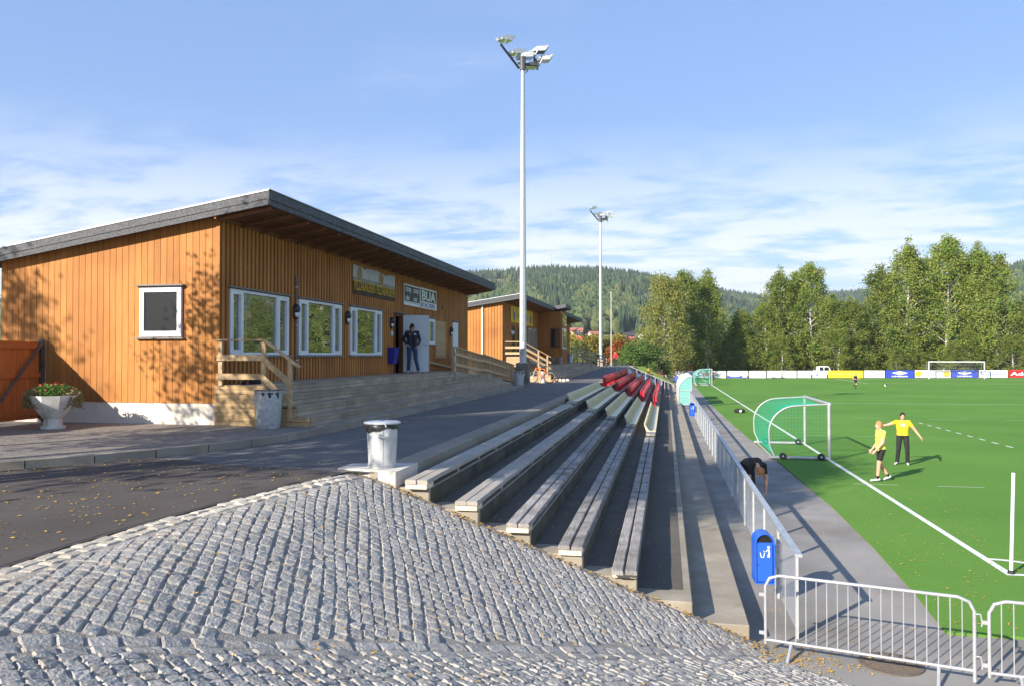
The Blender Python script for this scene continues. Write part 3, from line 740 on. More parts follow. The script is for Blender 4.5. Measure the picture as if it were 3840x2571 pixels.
# roof
def roofslab(b):
    x0, x1 = -15.6, -8.24; b.prism([(x0, YG - .25, roof_top(x0) - .02), (x1, YG - .25, roof_top(x1) - .02), (x1, YG - .25, roof_top(x1) - .24), (x0, YG - .25, roof_top(x0) - .24)], (0, YE - YG + .5, 0))
rf = hpart('roof', 'roof_felt', roofslab)
def rakeb(zo0, zo1, y0, y1, m, nm):
    x0, x1 = -15.62, -8.20
    hpart(nm, m, lambda b: b.prism([(x0, y0, roof_top(x0) - zo0), (x1, y0, roof_top(x1) - zo0), (x1, y0, roof_top(x1) - zo1), (x0, y0, roof_top(x0) - zo1)], (0, y1 - y0, 0)), rf)
rakeb(.0, .175, YG - .285, YG - .25, 'fascia', 'fascia_board'); rakeb(.150, .305, YG - .27, YG - .245, 'fascia', 'fascia_board')
rakeb(-.018, .012, YG - .30, YG - .20, 'edge_metal', 'edge_flashing')
rakeb(.0, .3, YE + .25, YE + .285, 'fascia', 'fascia_board')
yy = YG - .285
for k in range(5):
    L = (YE + .285 - yy) if k == 4 else 4.5
    hboard('fascia_board', 'fascia', (-8.24, yy, 7.15 - .19), (-8.195, yy + L - .01, 7.15), rf); hboard('fascia_board', 'fascia', (-8.25, yy, 7.15 - .31), (-8.215, yy + L - .01, 7.15 - .17), rf)
    yy += L
hboard('edge_flashing', 'trim_grey', (-8.27, YG - .29, 7.152), (-8.18, YE + .29, 7.172), rf)
n = 10
for k in range(9):                        # soffit planks run along the eave
    xa = -8.25 - k * .145
    if xa < XW - .05: break
    hboard('soffit_board', 'soffit', (xa - .138, YG - .24, soff(xa) - .022 + .02), (xa, YE + .24, soff(xa) + .02), rf)
yk = YG - .1
while yk < YE + .2:                       # rafters
    hpart('rafter', 'soffit', lambda b: b.prism([(-8.27, yk, soff(-8.27) - .02), (XW, yk, soff(XW) - .02), (XW, yk, soff(XW) - .09), (-8.27, yk, soff(-8.27) - .09)], (0, .05, 0)), rf); yk += .9
hboard('soffit_board', 'soffit', (XW + .0, YG - .24, soff(XW) - .06), (XW + .045, YE + .24, soff(XW) + .02), rf)
# windows
def window(y0, y1, z0, z1, splits, gmat='glass', sashes=(0, 2)):
    wn_ = hpart('window', 'white_paint', lambda b: (b.box((XW - .06, y0, z0), (XW + .03, y1, z0 + .06)), b.box((XW - .06, y0, z1 - .06), (XW + .03, y1, z1)),
                b.box((XW - .06, y0, z0 + .06), (XW + .03, y0 + .06, z1 - .06)), b.box((XW - .06, y1 - .06, z0 + .06), (XW + .03, y1, z1 - .06))))
    ys_ = [y0 + .06] + [y0 + s * (y1 - y0) for s in splits] + [y1 - .06]
    for s in splits: hboard('mullion', 'white_paint', (XW - .05, y0 + s * (y1 - y0) - .035, z0 + .06), (XW + .026, y0 + s * (y1 - y0) + .035, z1 - .06), wn_).parent = wn_
    for k, (a, c) in enumerate(zip(ys_, ys_[1:])):
        a += .035 if k else 0; c -= .035 if k < len(ys_) - 2 else 0
        if k in sashes:
            f = .055
            hpart('sash', 'white_paint', lambda b: (b.box((XW - .03, a, z0 + .06), (XW + .036, c, z0 + .06 + f)), b.box((XW - .03, a, z1 - .06 - f), (XW + .036, c, z1 - .06)),
                  b.box((XW - .03, a, z0 + .06 + f), (XW + .036, a + f, z1 - .06 - f)), b.box((XW - .03, c - f, z0 + .06 + f), (XW + .036, c, z1 - .06 - f))), wn_); ins = f
        else: ins = 0
        hboard('pane', gmat, (XW - .035, a + ins, z0 + .06 + ins), (XW - .028, c - ins, z1 - .06 - ins), wn_)
        if k == 0: hboard('curtain', 'curtain', (XW - .2, a + ins, z0 + .08), (XW - .18, c - ins, z1 - .08), wn_)
    hboard('drip_board', 'trim_grey', (XW - .02, y0 - .09, z1 + .02), (XW + .09, y1 + .09, z1 + .05), wn_)
    hboard('sill', 'trim_grey', (XW - .02, y0 - .06, z0 - .05), (XW + .08, y1 + .06, z0 - .012), wn_)
for w_ in WINS[:3]: window(*w_, (.19, .79))
window(*WINS[3], (.62,), sashes=(1,))
gx0, gx1, gz0, gz1 = GW
gw = hpart('window', 'white_paint', lambda b: (b.box((gx0, YG - .03, gz0), (gx1, YG + .05, gz0 + .12)), b.box((gx0, YG - .03, gz1 - .11), (gx1, YG + .05, gz1)),
      b.box((gx0, YG - .03, gz0 + .12), (gx0 + .10, YG + .05, gz1 - .11)), b.box((gx1 - .10, YG - .03, gz0 + .12), (gx1, YG + .05, gz1 - .11))))
hboard('pane', 'glass_dark', (gx0 + .1, YG + .0, gz0 + .12), (gx1 - .1, YG + .008, gz1 - .11), gw)
hboard('drip_board', 'trim_grey', (gx0 - .08, YG - .10, gz1 + .02), (gx1 + .08, YG + .02, gz1 + .05), gw)
hboard('sill', 'trim_grey', (gx0 - .08, YG - .09, gz0 - .05), (gx1 + .08, YG + .02, gz0 - .015), gw)
# door with open leaf
dr = thing('door', 'open pale grey entrance door swung out over the wooden deck', 'door', (XW + .02, 27.40, 3.05), R(-75))
part('leaf', 'door_white', dr, lambda b: b.box((-.03, 0, .02), (.02, .95, 2.08)), bevel=.004)
part('edge_strip', 'alu', dr, lambda b: b.box((-.034, .93, .02), (.024, .956, 2.08)))
def hnd(b):
    b.tube([(.02, .86, 1.0), (.075, .86, 1.0), (.075, .74, 1.0)], .012, 8); b.box((.02, .835, .93), (.03, .885, 1.07)); b.tube([(.018, .86, 1.14), (.032, .86, 1.14)], .028, 12)
part('handle', 'galv', dr, hnd, smooth=40)
part('door_closer', 'galv', dr, lambda b: b.box((-.08, .02, 2.0), (-.03, .35, 2.06)))
hpart('door_frame', 'soffit', lambda b: (b.box((XW - .14, 26.5, 3.03), (XW + .03, 26.56, 5.14)), b.box((XW - .14, 27.36, 3.03), (XW + .03, 27.42, 5.14)), b.box((XW - .14, 26.56, 5.08), (XW + .03, 27.36, 5.14))))
hboard('drip_board', 'trim_grey', (XW, 26.4, 5.17), (XW + .13, 27.6, 5.20))
d2 = hboard('side_door', 'door_white', (XW - .05, 34.25, 2.72), (XW + .03, 35.13, 5.16)); hboard('drip_board', 'trim_grey', (XW, 34.15, 5.19), (XW + .1, 35.25, 5.22))
for k in range(12): hboard('pale_board', 'deck_side', (XW + .012, 31.52, 3.55 + k * .13), (XW + .035, 33.0, 3.675 + k * .13))
hpart('rail_board', 'rail_wood', lambda b: b.bar((XW + .06, 28.4, 3.55), (XW + .06, 34.0, 3.12), .04, .09))
# things fixed to the wall
for k, (yl, zl) in enumerate(((18.86, 4.80), (22.23, 4.80), (26.1, 4.80), (33.85, 4.72))):
    lp = thing('wall_lamp', 'black oval wall lamp ' + ('between the first and second windows', 'between the second and third windows', 'beside the open entrance door', 'beside the far white side door')[k], 'lamp', (XW + .01, yl, zl), group='oval bulkhead lamps')
    part('base', 'black_plastic', lp, lambda b: b.ball((.03, 0, 0), (.035, .13, .21), 16, 10), smooth=60)
    part('cage', 'black_plastic', lp, lambda b: (b.ball((.06, 0, .07), (.09, .115, .125), 14, 8), b.tube([(.05, .11 * math.sin(a / 16 * 6.283), .19 * math.cos(a / 16 * 6.283)) for a in range(16)], .016, 6, closed=True)), smooth=60)
    part('diffuser', 'sign_white', lp, lambda b: b.ball((.055, 0, -.07), (.06, .085, .085), 12, 8), smooth=60)
cd = thing('conduit', 'grey vertical cable conduit pipe on the wall left of the second window', 'pipe', (XW + .03, 18.92, 3.03))
part('pipe', 'trim_grey', cd, lambda b: b.tube([(0, 0, 0), (0, 0, 2.72)], .028, 8), smooth=40)
for zz in (.5, 1.4, 2.4): part('bracket', 'galv', cd, lambda b: b.box((-.035, -.045, zz), (.03, .045, zz + .03)))
vt = thing('wall_vent', 'small round grey vent high on the wall right of the white letter sign', 'vent', (XW + .012, 32.6, 5.75))
part('vent_body', 'trim_grey', vt, lambda b: b.tube([(0, 0, 0), (.05, 0, 0)], .085, 14), smooth=40)
wb = thing('wall_bin', 'dark blue plastic bin hung on the wall beside the entrance door', 'bin', (XW + .02, 26.02, 3.38))
part('bin_body', 'wallbin_blue', wb, lambda b: b.add([(0, -.21, 0), (.19, -.19, 0), (.19, .19, 0), (0, .21, 0), (0, -.25, .55), (.26, -.23, .55), (.26, .23, .55), (0, .25, .55),
      (.02, -.23, .55), (.24, -.21, .55), (.24, .21, .55), (.02, .23, .55), (.02, -.2, .1), (.18, -.18, .1), (.18, .18, .1), (.02, .2, .1)],
     [(3, 2, 1, 0), (0, 1, 5, 4), (1, 2, 6, 5), (2, 3, 7, 6), (3, 0, 4, 7), (4, 5, 9, 8), (5, 6, 10, 9), (6, 7, 11, 10), (7, 4, 8, 11), (8, 9, 13, 12), (9, 10, 14, 13), (10, 11, 15, 14), (11, 8, 12, 15), (12, 13, 14, 15)]))
part('rim', 'wallbin_blue', wb, lambda b: b.tube([(.0, -.25, .55), (.26, -.23, .55), (.26, .23, .55), (.0, .25, .55)], .014, 6))
lk = thing('switch_box', 'small white switch box below the lamp beside the entrance', 'box', (XW + .02, 26.12, 4.35)); part('box_body', 'sign_white', lk, lambda b: b.box((0, -.05, 0), (.06, .05, .16)))
# signs
RT, UP = (0, 1, 0), (0, 0, 1); SXW = XW + .03
sg = thing('banner_sign', 'brown and silver double banner with amber pizza lettering above the third window', 'sign', (SXW, 22.68, 5.56))
for k in range(2):
    y0 = k * 1.90
    def wavy(b):
        N_ = 10; vs = []
        for i in range(N_ + 1):
            yv = y0 + 1.88 * i / N_; top = .92 - .05 * math.sin(i / N_ * math.pi) * (1 if k else .6) - (.06 if i in (5,) else 0) - (.03 if i == N_ else 0)
            for z, in ((0,), (.28,), (.40,), (.54,), (top,)): vs.append((.012 * math.sin(i * 1.3), yv, z))
        b.use('sign_brown')
        for c, (mm) in enumerate(('sign_brown', 'sign_brown', 'sign_mid', 'sign_silver')):
            b.use(mm); b.add(vs, [(i * 5 + c, (i + 1) * 5 + c, (i + 1) * 5 + c + 1, i * 5 + c + 1) for i in range(N_)])
    if 'sign_mid' not in MATS: mat('sign_mid', (.19, .17, .165), (.26, .25, .25), .4, 3)
    bb = MB(); wavy(bb); bb.build('panel', None, sg)
    text('PIZZABAKEREN', 'letter_amber', sg, (.016, y0 + .06, .14), RT, UP, 1.76, .30, bold=.01)
    part('emblem', 'letter_ochre', sg, lambda b: (b.tube([(.02, y0 + .50 + .15 * math.sin(a / 18 * 6.283), .66 + .19 * math.cos(a / 18 * 6.283)) for a in range(18)], .018, 4, closed=True), b.prism([(.016, y0 + .42, .50), (.016, y0 + .52, .49), (.016, y0 + .40, .42)], (.008, 0, 0)),
         b.tube([(.02, y0 + .44, .58), (.02, y0 + .46, .72), (.02, y0 + .53, .76), (.02, y0 + .55, .69), (.02, y0 + .49, .66), (.02, y0 + .56, .57)], .018, 4)))
sg = thing('coop_sign', 'dark double-panel shop sign with white script letters beside the KIOSK sign', 'sign', (SXW, 27.40, 5.52))
part('backing', 'sign_white', sg, lambda b: b.box((0, 0, 0), (.03, 1.84, .78)))
for k in range(2):
    y0 = .03 + k * .90; part('panel', 'sign_dark', sg, lambda b: b.box((.03, y0, .15), (.035, y0 + .88, .73)))
    text('coop', 'letter_pale', sg, (.036, y0 + .10, .43), RT, UP, .66, .24, bold=.02); text('obs!', 'letter_pale', sg, (.036, y0 + .12, .19), RT, UP, .44, .19, bold=.02)
part('footer_strip', 'ink_steel', sg, lambda b: (b.box((.03, .05, .095), (.034, .88, .12)), b.box((.03, .95, .095), (.034, 1.78, .12))))
sg = thing('kiosk_sign', 'pale sign with big BUA letters over dark blue KIOSK lettering', 'sign', (SXW, 29.34, 5.52))
part('backing', 'sign_white', sg, lambda b: b.box((0, 0, 0), (.03, 2.18, .80)))
part('panel', 'sign_dark', sg, lambda b: b.box((.03, .06, .27), (.034, 2.12, .74)))
text('BUA', 'letter_pale', sg, (.036, .16, .30), RT, UP, 1.85, .41, bold=.035); text('KIOSK', 'ink_blue', sg, (.032, .10, .045), RT, UP, 1.95, .185, bold=.015)

# ------------------------------------------------------------------ deck, wooden steps, rails
dk = thing('wooden_steps', 'full-width weathered wooden steps and deck along the clubhouse front', 'steps', (-8.35, YG, 2.16))
def dl(p): return (p[0] + 8.35, p[1] - YG, p[2] - 2.16)
def dboard(name, m, lo, hi): return board(name, m, dk, dl(lo), dl(hi))
EX = [-8.35, -8.02, -7.69, -7.36]; EZ = [3.03, 2.81, 2.59, 2.37]; YF = [30.5, 35.9, 36.7, 37.45]
def runs(y0, y1, L=4.8, off=0):
    y = y0; out = []; first = L - off
    while y < y1 - .01:
        e = min(y1, y + first); out.append((y, e)); y = e; first = L
    return out
for s in range(4):
    x1 = EX[s]; z1 = EZ[s]; z0 = EZ[s + 1] if s < 3 else 2.16; yf = YF[s]
    for r, (a, c) in enumerate(runs(YG + .03, yf, 4.8, s * 1.1)):
        hh = (z1 - .03 - z0) / 2
        for q in range(2): dboard('riser', 'deck_wood', (x1 - .05, a + .003, z0 + q * hh + .004), (x1 - .018 + .004 * q, c - .003, z0 + (q + 1) * hh - .004))
        if s: 
            for q in range(3): dboard('tread', 'deck_wood', (x1 - q * .118 - .112, a + .003, z1 - .03), (x1 - q * .118, c - .003, z1))
    if s == 0:
        for q in range(9):
            xa = x1 - q * .126
            for a, c in runs(YG + .03, yf + (5 if q > 8 else 0), 4.4, q * .9 % 4): dboard('deck_plank', 'deck_wood', (xa - .12, a + .002, z1 - .03), (xa, c - .002, z1))
# closed end of the deck, horizontal siding
for k in range(9):
    z0 = 2.16 + k * .097; x1 = EX[0] - .02 if k > 6 else (-7.40 if k < 2 else -7.72 if k < 4 else -8.04 if k < 6 else EX[0] - .02)
    dboard('side_board', 'deck_side' if x1 < -8 or True else 'soffit', (XW - .1, YG - .03 + .004 * (k % 2), z0 + .003), (x1, YG + .025, z0 + .094))
rl = thing('stair_rail', 'wooden stair railing with sloping handrail at the near end of the deck', 'railing', (-8.5, YG, 2.6))
def rlp(p): return (p[0] + 8.5, p[1] - YG, p[2] - 2.6)
for x, z0, z1 in ((XW + .06, 3.03, 3.98), (-8.42, 2.98, 3.98), (-7.82, 2.30, 3.58)): board('post', 'rail_wood', rl, rlp((x - .045, YG - .08, z0)), rlp((x + .045, YG - .03, z1)))
A, B_, C_ = (XW + .0, YG - .11), (-8.40, YG - .11), (-7.66, YG - .11)
for z in (3.62, 3.22): beam('rail', 'rail_wood', rl, rlp((XW, YG - .1, z)), rlp((-8.38, YG - .1, z)), .035, .125)
for za, zb_ in ((3.60, 3.02), (3.20, 2.60)): beam('rail', 'rail_wood', rl, rlp((-8.42, YG - .105, za)), rlp((-7.72, YG - .105, zb_)), .035, .125)
beam('handrail', 'rail_wood', rl, rlp((XW - .06, YG - .06, 4.0)), rlp((-8.38, YG - .06, 4.0)), .13, .035)
beam('handrail', 'rail_wood', rl, rlp((-8.41, YG - .06, 4.0)), rlp((-7.60, YG - .06, 3.42)), .13, .035)
# ramp with balusters at the far end
rm = thing('ramp', 'wooden access ramp with slatted railing at the far end of the clubhouse deck', 'ramp', (-8.9, 30.5, 2.6))
def rp_(p): return (p[0] + 8.9, p[1] - 30.5, p[2] - 2.6)
RZ = [(30.5, 3.03), (34.8, 2.72), (35.6, 2.72), (43.2, 2.12)]
def rz(y):
    for (a, za), (c, zc2) in zip(RZ, RZ[1:]):
        if y <= c: return za + (zc2 - za) * (y - a) / (c - a)
    return 2.12
y = 30.5
while y < 43.1:
    beam('deck_plank', 'deck_wood', rm, rp_((-9.45, y + .06, rz(y + .06) - .015)), rp_((-8.36, y + .06, rz(y + .06) - .015)), .115, .03); y += .122
for (a, za), (c, zc2) in zip(RZ, RZ[1:]):
    for h, w in ((.98, .05), (.70, .12), (.28, .12)): beam('rail', 'rail_wood', rm, rp_((-8.36, a, za + h)), rp_((-8.36, c, zc2 + h)), .035, w)
    part('side_board', 'deck_wood', rm, lambda b: b.prism([rp_(p) for p in ((-8.34, a, za - .02), (-8.34, c, zc2 - .02), (-8.34, c, 2.16), (-8.34, a, 2.16))], (-.02, 0, 0)))
y = 30.55
while y < 43.1:
    big = abs((y - 30.55) % 2.1) < .2
    board('post' if big else 'baluster', 'rail_wood', rm, rp_((-8.42 - (.03 if big else 0), y - (.045 if big else .02), rz(y) - .02)), rp_((-8.38, y + (.045 if big else .02), rz(y) + .98))); y += .21 if y > 30.8 else .35
# bins on the terrace
def can(loc, h, label, bag=True, lid=True, rz_=0, dark=False):
    m = 'galv' if dark else 'galv_pale'; s = h / .68
    t = thing('trash_can', label, 'trash can', loc, rz_, 'round metal trash cans')
    pr = [(.19, .0), (.195, .05), (.20, .052), (.203, .07), (.235, .60), (.24, .605), (.24, .625), (.225, .625), (.215, .5), (.19, .05)]
    if not dark: pr = [(.195, 0), (.197, .04), (.205, .042), (.205, .058), (.198, .06), (.222, .60), (.227, .60), (.227, .62), (.21, .62), (.19, .08)]
    part('can_body', m, t, lambda b: b.lathe([(r * s, z * s) for r, z in pr], 32), smooth=40)
    if bag:
        def bagf(b):
            n = 28; vs = []
            for z, r in ((.628, .20), (.634, .226), (.62, .238), (.56, .231), (.54, .229)):
                for j in range(n):
                    a = 6.283 * j / n; dz = (.03 * math.sin(a * 2 + .6) + .012 * math.sin(a * 7)) if z < .6 else 0
                    rr = r + .004 * math.sin(a * 11); vs.append((rr * s * math.cos(a), rr * s * math.sin(a), (z + dz) * s))
            b.add(vs, [(i * n + j, i * n + (j + 1) % n, (i + 1) * n + (j + 1) % n, (i + 1) * n + j) for i in range(4) for j in range(n)])
        part('bag', 'black_plastic', t, bagf, smooth=60)
    if lid:
        l_ = part('lid', m, t, lambda b: b.lathe([(.262 * s, .63 * s), (.268 * s, .642 * s), (.255 * s, .655 * s), (.23 * s, .662 * s), (.21 * s, .655 * s), (.12 * s, .672 * s), (.0, .674 * s)], 32), smooth=30)
        part('label_mark', 'ink_cyan', l_, lambda b: b.add([(-.05, -.03, .677 * s), (.06, -.04, .6765 * s), (.05, .02, .677 * s), (-.04, .03, .677 * s)], [(0, 1, 2, 3)]))
        part('lid_handle', m, l_, lambda b: b.tube([(.25 * s, .02, .645 * s), (.31 * s, .03, .62 * s), (.33 * s, .03, .60 * s)], .012, 6))
    def hd(b):
        for q in (-.06, .06): b.box((.20 * s, q - .012 + .0, .44 * s), (.25 * s, q + .012, .50 * s))
        b.tube([(.25 * s, -.075, .47 * s), (.262 * s, 0, .455 * s), (.25 * s, .075, .47 * s)], .012, 6)
    part('handle', m, t, hd); part('seam', 'trim_grey', t, lambda b: b.add([(.199 * s, -.003, .06 * s), (.199 * s, .003, .06 * s), (.2245 * s, .003, .59 * s), (.2245 * s, -.003, .59 * s)], [(0, 1, 2, 3)]))
    return t
can((-4.02, 10.72, 2.067), .68, 'galvanised trash can with closed lid on the concrete plinth above the benches', rz_=R(-66))
can((-8.12, 14.98, 2.168), .84, 'dull grey open trash can against the near end of the wooden steps', True, False, R(200), True)
can((-7.15, 37.9, 2.1), .86, 'dark grey trash can beside the concrete lamp base', True, False, R(20), True)
can((-7.6, 63, 3.06), .75, 'dark grey trash can on the far kiosk deck', True, False, 0, True)
# shoes left on the deck
for k, (x, y, a) in enumerate(((-9.12, 15.75, 20), (-9.0, 16.0, -35))):
    sh = thing('shoe', 'black shoe standing upright on the deck behind the railing' if k == 0 else 'black shoe lying tilted on the deck behind the railing', 'shoe', (x, y, 3.032), R(a), 'pair of shoes')
    part('upper', 'cloth_black', sh, lambda b: (b.ball((0, 0, .06), (.055, .15, .06), 12, 8), b.ball((0, -.07, .12), (.05, .075, .11), 10, 7)), smooth=60)
    part('sole', 'black_rubber', sh, lambda b: b.prism([(.05 * math.cos(a_ / 12 * 6.283), .16 * math.sin(a_ / 12 * 6.283), 0) for a_ in range(12)], (0, 0, .025)))

# ------------------------------------------------------------------ fence at the left and flower planter
fe = thing('board_fence', 'reddish-brown vertical board fence butting against the clubhouse gable', 'fence', (-13.87, 15.3, 2.2))
k = 0; y = 0
while y > -5:
    board('fence_board', 'fence_wood', fe, (-.02, y - .165, .06), (.004, y, 1.78 + random.uniform(-.008, .008))); y -= .172
for z in (1.62, .98, .14): board('fence_rail', 'fence_wood', fe, (.004, -5, z), (.05, 0, z + .11))
for y in (-.03, -2.5, -4.9): board('fence_post', 'steel_dark', fe, (.012 if y < -.1 else -.03, y - .05, -.05), (.062 if y < -.1 else .07, y + .05, 1.82))
part('brace', 'steel_dark', fe, lambda b: b.tube([(.09, -.02, 1.80), (.09, -1.75, -.1)], .028, 8))
pl = thing('planter', 'white faceted concrete flower urn with red flowers in front of the gable', 'planter', (-12.45, 14.05, 2.167), R(12))
part('bowl', 'planter_white', pl, lambda b: b.lathe([(.16, .20), (.20, .22), (.33, .40), (.41, .55), (.44, .68), (.40, .68), (.34, .55), (.0, .52)], 8), smooth=20)
part('foot', 'planter_white', pl, lambda b: (b.lathe([(.19, .04), (.175, .21)], 8), b.lathe([(.24, 0), (.235, .05), (.2, .05)], 8)))
def tuft(b, m, n, cx, cy, rad, h0, h1, size, droop=0, seed=1):
    rg = random.Random(seed); b.use(m)
    for _ in range(n):
        a = rg.uniform(0, 6.283); r = rad * math.sqrt(rg.random()); z = rg.uniform(h0, h1) - droop * (r / rad) ** 2
        c = Vector((cx + r * math.cos(a), cy + r * math.sin(a), z)); u = Vector((rg.uniform(-1, 1), rg.uniform(-1, 1), rg.uniform(-1, 1))).normalized() * size; v = u.orthogonal().normalized() * size * .45
        b.add([c - u, c + v, c + u, c - v], [(0, 1, 2, 3)])
b = MB(); tuft(b, 'plant_green', 700, 0, 0, .30, .66, .92, .035, .05); tuft(b, 'plant_dry', 900, -.30, -.10, .24, .52, .86, .035, .14, 2); tuft(b, 'plant_dry', 900, .30, .10, .24, .52, .86, .035, .14, 3); b.build('foliage', None, pl)
b = MB(); tuft(b, 'flower_red', 90, -.02, 0, .26, .82, .96, .025, .05, 5); b.build('flowers', None, pl)

# ------------------------------------------------------------------ second building
Y2, YE2 = 45.3, 78.5
h2 = thing('kiosk_building', 'smaller orange wooden building behind the clubhouse with a yellow banner under its eave', 'building', (XW, Y2, 2.1))
def h2l(p): return (p[0] - XW, p[1] - Y2, p[2] - 2.1)
def h2b(name, m, lo, hi, par=None): return board(name, m, par or h2, h2l(lo), h2l(hi))
def h2p(name, m, fn, par=None, **k):
    b = MB(); b.use(m); fn(b); b.v = [h2l(p) for p in b.v]; return b.build(name, None, par or h2, **k)
def rt2(x): return 7.28 - .15 * (-8.25 - x)
def core2(b):
    b.prism([(-16, Y2 + .03, 2), (XW - .03, Y2 + .03, 2), (XW - .03, Y2 + .03, rt2(XW) - .25), (-16, Y2 + .03, rt2(-16) - .25)], (0, YE2 - Y2 - .06, 0))
h2p('wall', 'cladding_back', core2)
h2p('foundation', 'plaster', lambda b: b.box((-16, Y2 + .012, 1.9), (XW - .05, Y2 + .2, 3.02)))
x = -15.9
while x < XW:
    h2b('board', 'cladding', (x, Y2 - .004, 3.0), (min(x + .165, XW + .002), Y2 + .028, rt2(x) - .24)); x += .185
h2b('downpipe', 'white_paint', (-10.75, Y2 - .09, 2.4), (-10.67, Y2 - .01, rt2(-10.7) - .3))
BAY = (58.7, 61.6, -7.72)
y = Y2 + .1
while y < YE2 - .05:
    if not (BAY[0] - .1 < y < BAY[1] + .1): h2b('board', 'cladding', (XW - .026, y - .06, 3.0), (XW + .010, y + .06, rt2(XW) - .24))
    y += .19
# bay
h2p('bay', 'cladding_back', lambda b: b.box((XW, BAY[0], 2.9), (BAY[2], BAY[1], 6.95)))
x = XW + .05
while x < BAY[2] - .08:
    z0 = 3.05
    if -8.6 < x < -7.95: h2b('board', 'cladding', (x, BAY[0] - .03, z0), (x + .15, BAY[0] + .01, 4.2)); h2b('board', 'cladding', (x, BAY[0] - .03, 5.68), (x + .15, BAY[0] + .01, 6.95))
    else: h2b('board', 'cladding', (x, BAY[0] - .03, z0), (x + .15, BAY[0] + .01, 6.95))
    x += .175
bw = h2p('window', 'soffit', lambda b: (b.box((-8.62, BAY[0] - .05, 4.2), (-7.86, BAY[0], 4.28)), b.box((-8.62, BAY[0] - .05, 5.62), (-7.86, BAY[0], 5.70)), b.box((-8.62, BAY[0] - .05, 4.28), (-8.54, BAY[0], 5.62)), b.box((-8.2, BAY[0] - .05, 4.28), (-7.86, BAY[0], 5.62))))
h2b('pane', 'glass_dark', (-8.54, BAY[0] - .035, 4.28), (-8.2, BAY[0] - .02, 5.62), bw)
h2p('window', 'white_paint', lambda b: b.box((BAY[2] - .02, BAY[0] + .25, 4.15), (BAY[2] + .02, BAY[1] - .2, 5.7)))
h2b('pane', 'glass', (BAY[2] + .016, BAY[0] + .35, 4.25), (BAY[2] + .026, BAY[1] - .3, 5.6)); h2b('pane', 'glass', (BAY[2] + .016, BAY[0] + .2, 5.85), (BAY[2] + .026, BAY[1] - .2, 6.85))
h2p('bay_roof', 'fascia', lambda b: b.prism([(XW + .6, BAY[0] - .35, 6.95), (BAY[2] + .35, BAY[0] - .35, 7.22), (BAY[2] + .35, BAY[0] - .35, 7.50), (XW + .6, BAY[0] - .35, 7.23)], (0, BAY[1] - BAY[0] + .7, 0)))
# roof
r2 = h2p('roof', 'roof_felt', lambda b: b.prism([(-16.3, Y2 - .28, rt2(-16.3) - .02), (-8.28, Y2 - .28, rt2(-8.28) - .02), (-8.28, Y2 - .28, rt2(-8.28) - .24), (-16.3, Y2 - .28, rt2(-16.3) - .24)], (0, YE2 - Y2 + .56, 0)))
for a, c, ya, yb in ((0, .17, Y2 - .32, Y2 - .28), (.15, .29, Y2 - .30, Y2 - .27)):
    h2p('fascia_board', 'fascia', lambda b: b.prism([(-16.3, ya, rt2(-16.3) - a), (-8.24, ya, rt2(-8.24) - a), (-8.24, ya, rt2(-8.24) - c), (-16.3, ya, rt2(-16.3) - c)], (0, yb - ya, 0)), r2)
h2p('edge_flashing', 'edge_metal', lambda b: b.prism([(-16.3, Y2 - .34, rt2(-16.3) + .015), (-8.22, Y2 - .34, rt2(-8.22) + .015), (-8.22, Y2 - .34, rt2(-8.22) - .012), (-16.3, Y2 - .34, rt2(-16.3) - .012)], (0, .1, 0)), r2)
h2b('fascia_board', 'fascia', (-8.28, Y2 - .32, 7.28 - .30), (-8.235, BAY[0] - .36, 7.28), r2); h2b('fascia_board', 'fascia', (-8.28, BAY[1] + .36, 7.28 - .30), (-8.235, YE2 + .3, 7.28), r2)
h2p('soffit_board', 'soffit', lambda b: b.prism([(XW, Y2 - .27, rt2(XW) - .245), (-8.28, Y2 - .27, rt2(-8.28) - .245), (-8.28, Y2 - .27, rt2(-8.28) - .27), (XW, Y2 - .27, rt2(XW) - .27)], (0, YE2 - Y2 + .5, 0)), r2)
# doors and shutters on the long wall
for a, c, m in ((48.2, 49.2, 'glass_dark'), (50.0, 50.8, 'glass_dark'), (54.2, 55.6, 'trim_grey'), (56.2, 57.6, 'trim_grey')):
    w_ = h2p('window', 'soffit' if m == 'glass_dark' else 'galv_pale', lambda b: b.box((XW - .02, a, 3.6 if m == 'glass_dark' else 3.9), (XW + .03, c, 5.55))); h2b('pane', m, (XW + .028, a + .09, 3.7 if m == 'glass_dark' else 3.98), (XW + .04, c - .09, 5.46), w_)
for a in (46.6, 70.5):
    gl = thing('globe_lamp', 'round white globe lamp on the kiosk building wall ' + ('left of its doors' if a < 50 else 'past the bay window'), 'lamp', (XW + .02, a + 1.1, 5.05))
    part('globe', 'sign_white', gl, lambda b: b.ball((.10, 0, 0), .14, 14, 9), smooth=60); part('bracket', 'black_plastic', gl, lambda b: b.box((0, -.04, -.04), (.05, .04, .04)))
bn = thing('yellow_banner', 'long yellow banner with two dark emblems on the kiosk building', 'banner', (XW + .03, 47.65, 5.72))
part('cloth', 'banner_yellow', bn, lambda b: b.box((0, 0, 0), (.02, 8.1, 1.02)))
text('Ive      ein', 'ink_grey', bn, (.024, 1.9, .28), RT, UP, 4.4, .5)
for yy in (1.0, 7.2):
    part('emblem', 'ink_grey', bn, lambda b: (b.tube([(.02, yy, .5), (.03, yy, .5)], .40, 16), b.tube([(.025, yy, .72), (.036, yy, .72)], .18, 12)))
    part('emblem', 'sign_white', bn, lambda b: b.tube([(.03, yy + .05, .74), (.042, yy + .05, .74)], .12, 10))
